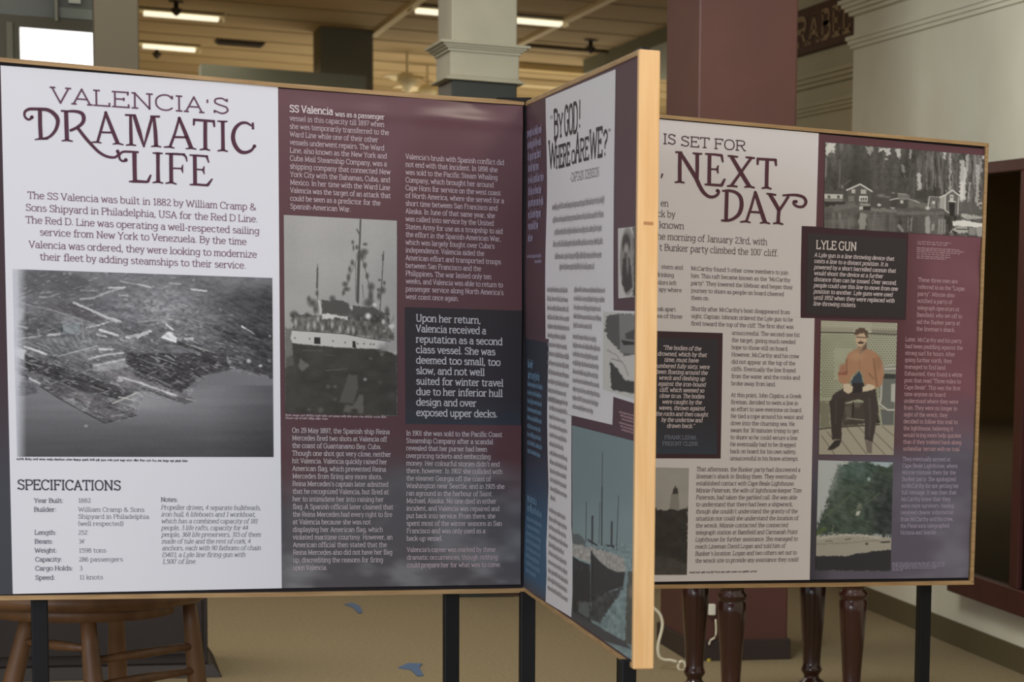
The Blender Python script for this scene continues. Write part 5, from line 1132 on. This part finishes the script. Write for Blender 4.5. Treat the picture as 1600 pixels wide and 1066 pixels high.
def man(p):
    x, y = p.x, p.y; p.gain = 1.04
    p.base((178, 182, 158)); p.add((fbm(x, y, 30, 30, 9)-.5)*22); p.mix(np.clip((x-1340)/20, 0, 1)*np.clip((590-y)/20, 0, 1)*.4, (200, 200, 186))
    p.z(1270, 495, 4.845)
    lat = (92, 88, 74)
    for i in range(0, 30):
        for j in range(0, 30):
            a = 62+j*22+(i % 2)*11; b = 145+i*17
            if a > 625 or b > 620: continue
            if 160 < a < 300 and 240 < b < 470: continue
            p.blob(a, b, 5.6, 4.6, lat, .75 if a > 400 or b > 400 else .5, .7)
    p.poly([(55,30),(635,45),(635,130),(55,112)], (196,196,176), .8)
    for i in range(4):
        for j in range(28):
            a = 66+j*21+(i % 2)*10; b = 42+i*16+j*.6
            if a < 630: p.blob(a, b, 5.5, 4.6, (104,98,82), .7 if a > 440 else .35, .7)
    p.poly([(55,80),(300,84),(300,118),(55,112)], (172,170,152), 1); p.poly([(440,95),(635,100),(635,130),(440,126)], (150,146,132), 1); p.line([(55,118),(300,122),(635,136)], 1.8, (72,66,60), .6); p.line([(50,640),(120,640)], 1, (120,116,100), .6)
    p.poly([(45,640),(120,650),(130,840),(45,850)], (124,122,104), 2, .8, 2)
    # planked floor
    p.poly([(45,850),(130,835),(480,815),(610,820),(605,1048),(38,1042)], (178,172,156), 1)
    for P in ([(100,870),(150,930)], [(210,940),(290,1045)], [(250,840),(400,1040)], [(330,825),(500,1000),(540,1045)], [(470,880),(600,1010)], [(520,830),(605,900)], [(60,900),(160,1045)]): p.line(P, 1.2, (112,102,90), .6, .9)
    p.line([(45,850),(130,840),(500,815)], 1.8, (60,56,50), .8)
    # planter at the right
    p.poly([(500,470),(625,470),(610,700),(560,705),(500,680)], (118,122,118), 1); p.poly([(505,700),(610,705),(605,820),(520,820)], (112,114,112), 1); p.poly([(530,375),(628,372),(625,425),(530,420)], (150,150,144), 1); p.poly([(535,430),(625,435),(620,470),(505,470)], (64,66,66), 1)
    p.line([(540,395),(625,392)], 2.4, (212,210,200), .6); p.line([(515,500),(510,620),(500,660),(560,705),(612,705)], 2.6, (206,204,196), .6); p.poly([(588,510),(622,505),(618,650),(585,640)], (196,196,190), .8); p.line([(530,375),(628,360)], 2, (190,188,178), .6)
    # stool behind the legs
    p.poly([(210,660),(480,640),(500,800),(215,830)], (74,66,60), 1.5, .95, 1); p.poly([(240,670),(290,680),(290,760),(240,790)], (118,112,104), 2, .7, 2); p.line([(255,768),(380,782)], 1.6, (160,152,138), .6); p.line([(295,645),(350,650)], 2, (150,144,130), .6); p.blob(330, 670, 26, 20, (120,114,104), .7); p.line([(300,650),(295,760)], 2.4, (50,44,42), .6)
    # trousers
    T_ = (74, 64, 62)
    p.poly([(215,545),(300,520),(370,520),(470,545),(480,640),(430,650),(330,625),(240,650),(120,650),(150,590)], T_, .8, 1, .6)
    p.poly([(118,640),(240,610),(235,700),(215,780),(210,930),(140,930),(130,780)], (66, 58, 56), .8, 1, .6); p.poly([(370,590),(480,600),(490,700),(470,830),(445,950),(385,930),(390,760)], (72, 64, 62), .8, 1, .6)
    p.line([(420,620),(430,760),(420,900)], 3.4, (98,90,86), 1.4, .6); p.line([(170,640),(165,800)], 3, (88,80,76), 1.4, .5); p.poly([(480,770),(505,800),(480,810)], (40,36,34), .8)
    p.poly([(160,935),(212,930),(195,975),(150,1005),(105,1010),(110,995)], (58,52,50), .7); p.poly([(388,935),(445,945),(440,1035),(405,1030)], (128,118,110), .8)
    # jacket
    J_ = (186, 142, 112)
    p.poly([(340,235),(300,255),(262,280),(235,350),(185,420),(190,490),(230,520),(270,500),(290,450),(345,400),(370,440),(385,510),(430,520),(470,545),(515,520),(535,440),(520,350),(480,280),(440,255),(400,240)], J_, .8, 1, .6)
    p.poly([(185,425),(260,410),(250,440),(190,440)], (150,90,76), 1.4, .8); p.line([(250,320),(250,430)], 2, (140,100,78), 1.2, .8); p.line([(455,320),(470,450),(480,520)], 2.4, (136,98,76), 1.4, .8); p.blob(490, 350, 24, 50, (160,118,92), .6); p.blob(215, 390, 20, 30, (176,124,104), .8); p.line([(345,300),(350,420)], 1, (150,110,86), .8, .6); p.blob(330, 300, 50, 30, (206,166,134), .5); p.line([(420,430),(455,470)], 2.4, (140,104,82), 1.2, .7)
    p.poly([(345,410),(365,450),(372,500),(340,515),(280,500),(300,460)], (66,80,92), .8); p.poly([(290,500),(380,500),(390,570),(280,580)], (54,48,50), 1)
    # hands
    p.poly([(225,510),(265,505),(300,530),(290,570),(260,585),(225,560)], (222,206,180), .8, 1, .5); p.poly([(370,535),(410,510),(460,520),(465,545),(420,560),(370,570)], (226,210,184), .8, 1, .5)
    # head
    p.poly([(330,215),(400,205),(400,250),(350,290)], (170,140,118), 1); p.poly([(318,145),(330,125),(390,120),(405,150),(398,200),(360,228),(330,220),(318,190)], (216,190,162), .8, 1, .3); p.poly([(390,205),(402,190),(400,245),(360,260)], (110,86,72), 1, .8)
    p.poly([(305,130),(320,100),(350,82),(385,85),(410,115),(412,150),(395,160),(385,125),(345,130),(320,140)], (102,84,70), .8, 1, 1); p.line([(325,154),(392,158)], 1.4, (84,66,56), .6); p.poly([(332,195),(355,186),(385,195),(372,205),(340,205)], (70,52,44), .6); p.blob(356, 180, 6, 8, (190,150,126), .6)
picture(RP, [(1281.5, 501), (1400.5, 505), (1395, 711), (1278, 710)], man, pr, 'tinted photograph of a man in a tan jacket seated before lattice')

def beach(p):
    x, y = p.x, p.y; p.gain = 1.04
    p.base((196, 202, 204)); p.z(1265, 715, 5.921)
    f = [(150,420),(200,240),(260,80),(380,30),(570,28),(620,60),(680,95),(790,10),(790,740),(600,720),(330,710),(20,720),(60,640)]
    p.poly(f, (74, 88, 78), 3, 1, 4)
    i = p.sel(f, 3); Y = p.y[i]; X = p.x[i]; k = np.clip((150-p.c[i].mean(1))/60, 0, 1)
    fog = np.clip((1322-X)/24, 0, 1)*np.clip((800-Y)/60, 0, 1); tealc = np.clip((770-Y)/40, 0, 1)*np.clip((1375-X)/30, 0, 1)
    for j, c in enumerate((168, 176, 176)): p.c[i, j] += (c-p.c[i, j])*fog*k*.75
    for j, c in enumerate((96, 122, 118)): p.c[i, j] += (c-p.c[i, j])*tealc*(1-fog)*k*.6
    dkr = np.clip((X-1345)/30, 0, 1)*np.clip((Y-735)/40, 0, 1)
    for j, c in enumerate((52, 58, 60)): p.c[i, j] += (c-p.c[i, j])*dkr*k*.8
    p.c[i] += ((fbm(X, Y, 7, 9, 91)-.5)*46*k+(fbm(X+Y*.7, Y-X*.4, 14, 3, 92)-.5)*34*k)[:, None]
    p.poly([(560,30),(790,30),(740,60),(690,100),(640,60),(600,75)], (176,196,204), 1.5, .9, 2.5)
    for P, w_, c in (([(640,330),(480,450),(380,510)], 2.4, (100,112,92)), ([(600,310),(500,400)], 1.6, (104,114,98)), ([(460,600),(560,590)], 1.6, (92,98,92)), ([(560,540),(660,530)], 1.8, (70,78,78)), ([(210,620),(200,700)], 1.8, (140,146,124)), ([(120,560),(260,440),(380,340)], 2.6, (104,118,92)), ([(60,700),(130,660)], 6, (102,118,72))):
        p.line(P, w_, c, 1, .7, 1)
    p.poly([(440,420),(475,425),(470,470),(425,480)], (128,134,120), 1, .9); p.poly([(425,500),(462,490),(450,530),(418,538)], (206,206,196), .7); p.blob(540, 200, 14, 18, (170,186,184))
    p.poly([(20,735),(200,720),(340,708),(420,716),(520,712),(620,735),(790,742),(790,850),(560,870),(400,895),(330,912),(20,905)], (176,172,160), .8, 1, 1.2)
    p.line([(60,745),(200,728),(340,715),(500,722),(640,745)], 3, (204,200,190), .8, .9, 1.5); p.line([(60,800),(300,790),(500,775),(640,770)], 1.6, (132,128,116), .8, .7, 1.2); p.poly([(640,778),(735,772),(735,785),(660,790)], (60,58,54), .6); p.blob(520, 797, 14, 10, (80,74,66)); p.line([(320,760),(370,750)], 1.6, (110,106,96), .7); p.line([(140,775),(200,770)], 1.4, (120,116,104), .7)
    p.poly([(20,905),(330,912),(420,890),(560,868),(790,848),(790,1052),(20,1045)], (54, 54, 58), .8, 1, 1)
picture(RP, [(1277, 719), (1394, 722.5), (1390, 892), (1273, 891)], beach, pr, 'colour photograph of a foggy forest shore and driftwood beach')

def lighthouse(p):
    x, y = p.x, p.y; p.gain = 1.02
    p.base((176, 172, 166)); p.add((fbm(x, y, 40, 20, 4)-.5)*16); p.z(1020, 640, 3.807)
    p.poly([(-60,600),(20,590),(70,600),(105,585),(140,605),(205,580),(210,990),(-60,990)], (60,56,52), 1, 1, 3); p.poly([(-60,870),(120,880),(200,920),(200,990),(-60,990)], (88,84,78), 1.5, .7, 3)
    p.poly([(105,500),(148,498),(155,600),(95,590)], (150,146,140), .6); p.poly([(118,470),(142,465),(148,500),(112,503)], (70,66,62), .6); p.line([(128,470),(130,458)], 2, (60,56,52), .6); p.add(np.where(y > 795, (fbm(x, y, 8, 8, 12)-.5)*18, 0))
picture(RP, [(1000, 730), (1075.5, 731.5), (1072, 898), (1000, 898)], lighthouse, wrp, 'grey photograph of a lighthouse above dark trees')

# pictures on the middle panel
def portrait(p):
    x, y = p.x, p.y; p.gain = 1.0
    p.base((206, 202, 196)); p.z(930, 340, 3.135)
    p.blob(158, 215, 36, 160, (120,116,110), 1, .12); p.blob(158, 215, 31, 150, (150,146,140), 1, .15); p.poly([(185,50),(200,50),(198,380),(180,390),(190,300)], (96,92,86), 1.5, .9, 2)
    p.blob(152, 130, 20, 50, (66,60,56), 1, .2); p.blob(152, 160, 12, 34, (170,162,154), 1, .3); p.blob(150, 190, 10, 18, (80,74,70), .9); p.poly([(135,200),(170,195),(182,340),(150,370),(130,320)], (56,52,48), 1, 1, 1)
    p.blob(158, 225, 6, 50, (150,146,142), .8)
picture(MP, [(965.5, 357), (992.5, 354), (990.6, 464), (965.5, 466.5)], portrait, pm, 'oval black and white portrait', step=.8)
def chart(p):
    x, y = p.x, p.y; p.gain = 1.0
    p.base((208, 204, 196)); p.z(810, 400, 3.046)
    p.poly([(415,290),(470,275),(550,280),(550,470),(500,475),(470,440),(430,400),(408,360)], (92,90,86), 1, 1, 2); p.poly([(476,278),(550,280),(550,465),(480,462)], (134,132,128), .6); p.poly([(484,400),(550,410),(548,422),(500,425)], (44,42,40), .6); p.poly([(505,370),(550,350),(550,400),(510,395)], (76,74,72), .8); p.line([(495,420),(550,422)], 1, (40,40,40), .4)
    p.poly([(430,500),(470,540),(500,590),(550,600),(550,655),(440,640)], (70,68,64), 1, 1, 1.5); p.line([(420,450),(460,470),(500,520),(520,570)], 1.6, (150,146,140), .6, .9, 1); p.line([(440,490),(480,500)], 1.2, (120,116,110), .6)
picture(MP, [(941, 487), (991, 489), (990.2, 624), (940.7, 608.5)], chart, pm, 'black and white chart of a coast with an inset ship', step=.8)
def ship2(p):
    x, y = p.x, p.y; p.gain = 1.0
    p.base((124, 142, 144)); p.mix(np.clip((y-760)/110, 0, 1)*.6, (140, 160, 158)); p.add((fbm(x, y, 60, 60, 8)-.5)*14); p.z(885, 650, 2.962)
    D = (54, 54, 54)
    for P, w_ in (([(166,170),(165,330)], .9), ([(165,330),(163,600)], 1.9), ([(120,465),(118,590)], 3), ([(210,492),(208,600)], 3), ([(92,400),(88,580)], 1), ([(240,370),(232,620)], 1), ([(155,400),(150,590)], .8), ([(100,575),(140,600)], 3), ([(190,600),(220,605)], 3)): p.line(P, w_, D, .5, .9)
    p.poly([(25,545),(60,550),(85,580),(85,650),(25,640)], (96,102,100), 1, .9, 1)
    p.poly([(25,590),(70,600),(110,620),(112,680),(25,650)], (176,172,164), .8, 1, 1); p.poly([(25,650),(60,672),(108,690),(110,960),(25,930)], (50,50,50), 1)
    p.poly([(100,600),(150,620),(200,630),(265,660),(275,725),(235,722),(190,705),(150,675),(112,640)], (172,168,160), .8, 1, 1.2); p.add(np.where((y > 850) & (y < 893) & (x > 895), (fbm(x, y, 2.5, 4, 14)-.5)*70, 0))
    p.poly([(112,628),(150,672),(190,705),(235,724),(272,722),(262,790),(200,810),(165,830),(110,860)], (56,56,56), .8); p.poly([(112,628),(118,620),(125,700),(112,860)], (44,44,44), .6)
    p.poly([(108,850),(165,825),(262,792),(245,830),(205,880),(150,960),(108,940)], (62,64,64), 1.2, .9, 2); p.poly([(50,860),(104,860),(104,940),(50,910)], (110,118,116), 2, .8, 2)
    i = np.nonzero((y > 925)*(x > 920))[0]; p.c[i] += ((fbm(x[i], y[i], 5, 7, 44)-.5)*60)[:, None]
    p.poly([(285,720),(310,720),(310,1066),(270,1050)], (86,84,76), 1, .9, 1.5); p.blob(298, 815, 10, 30, (140,128,112), .8); p.poly([(24,905),(90,940),(160,985),(270,1045),(300,1080),(24,1000)], (76,76,78), 1, .95)
picture(MP, [(893.8, 664.5), (991, 689.8), (987, 1032), (893, 967.5)], ship2, pm, 'tinted photograph of two moored steamships', step=.8)
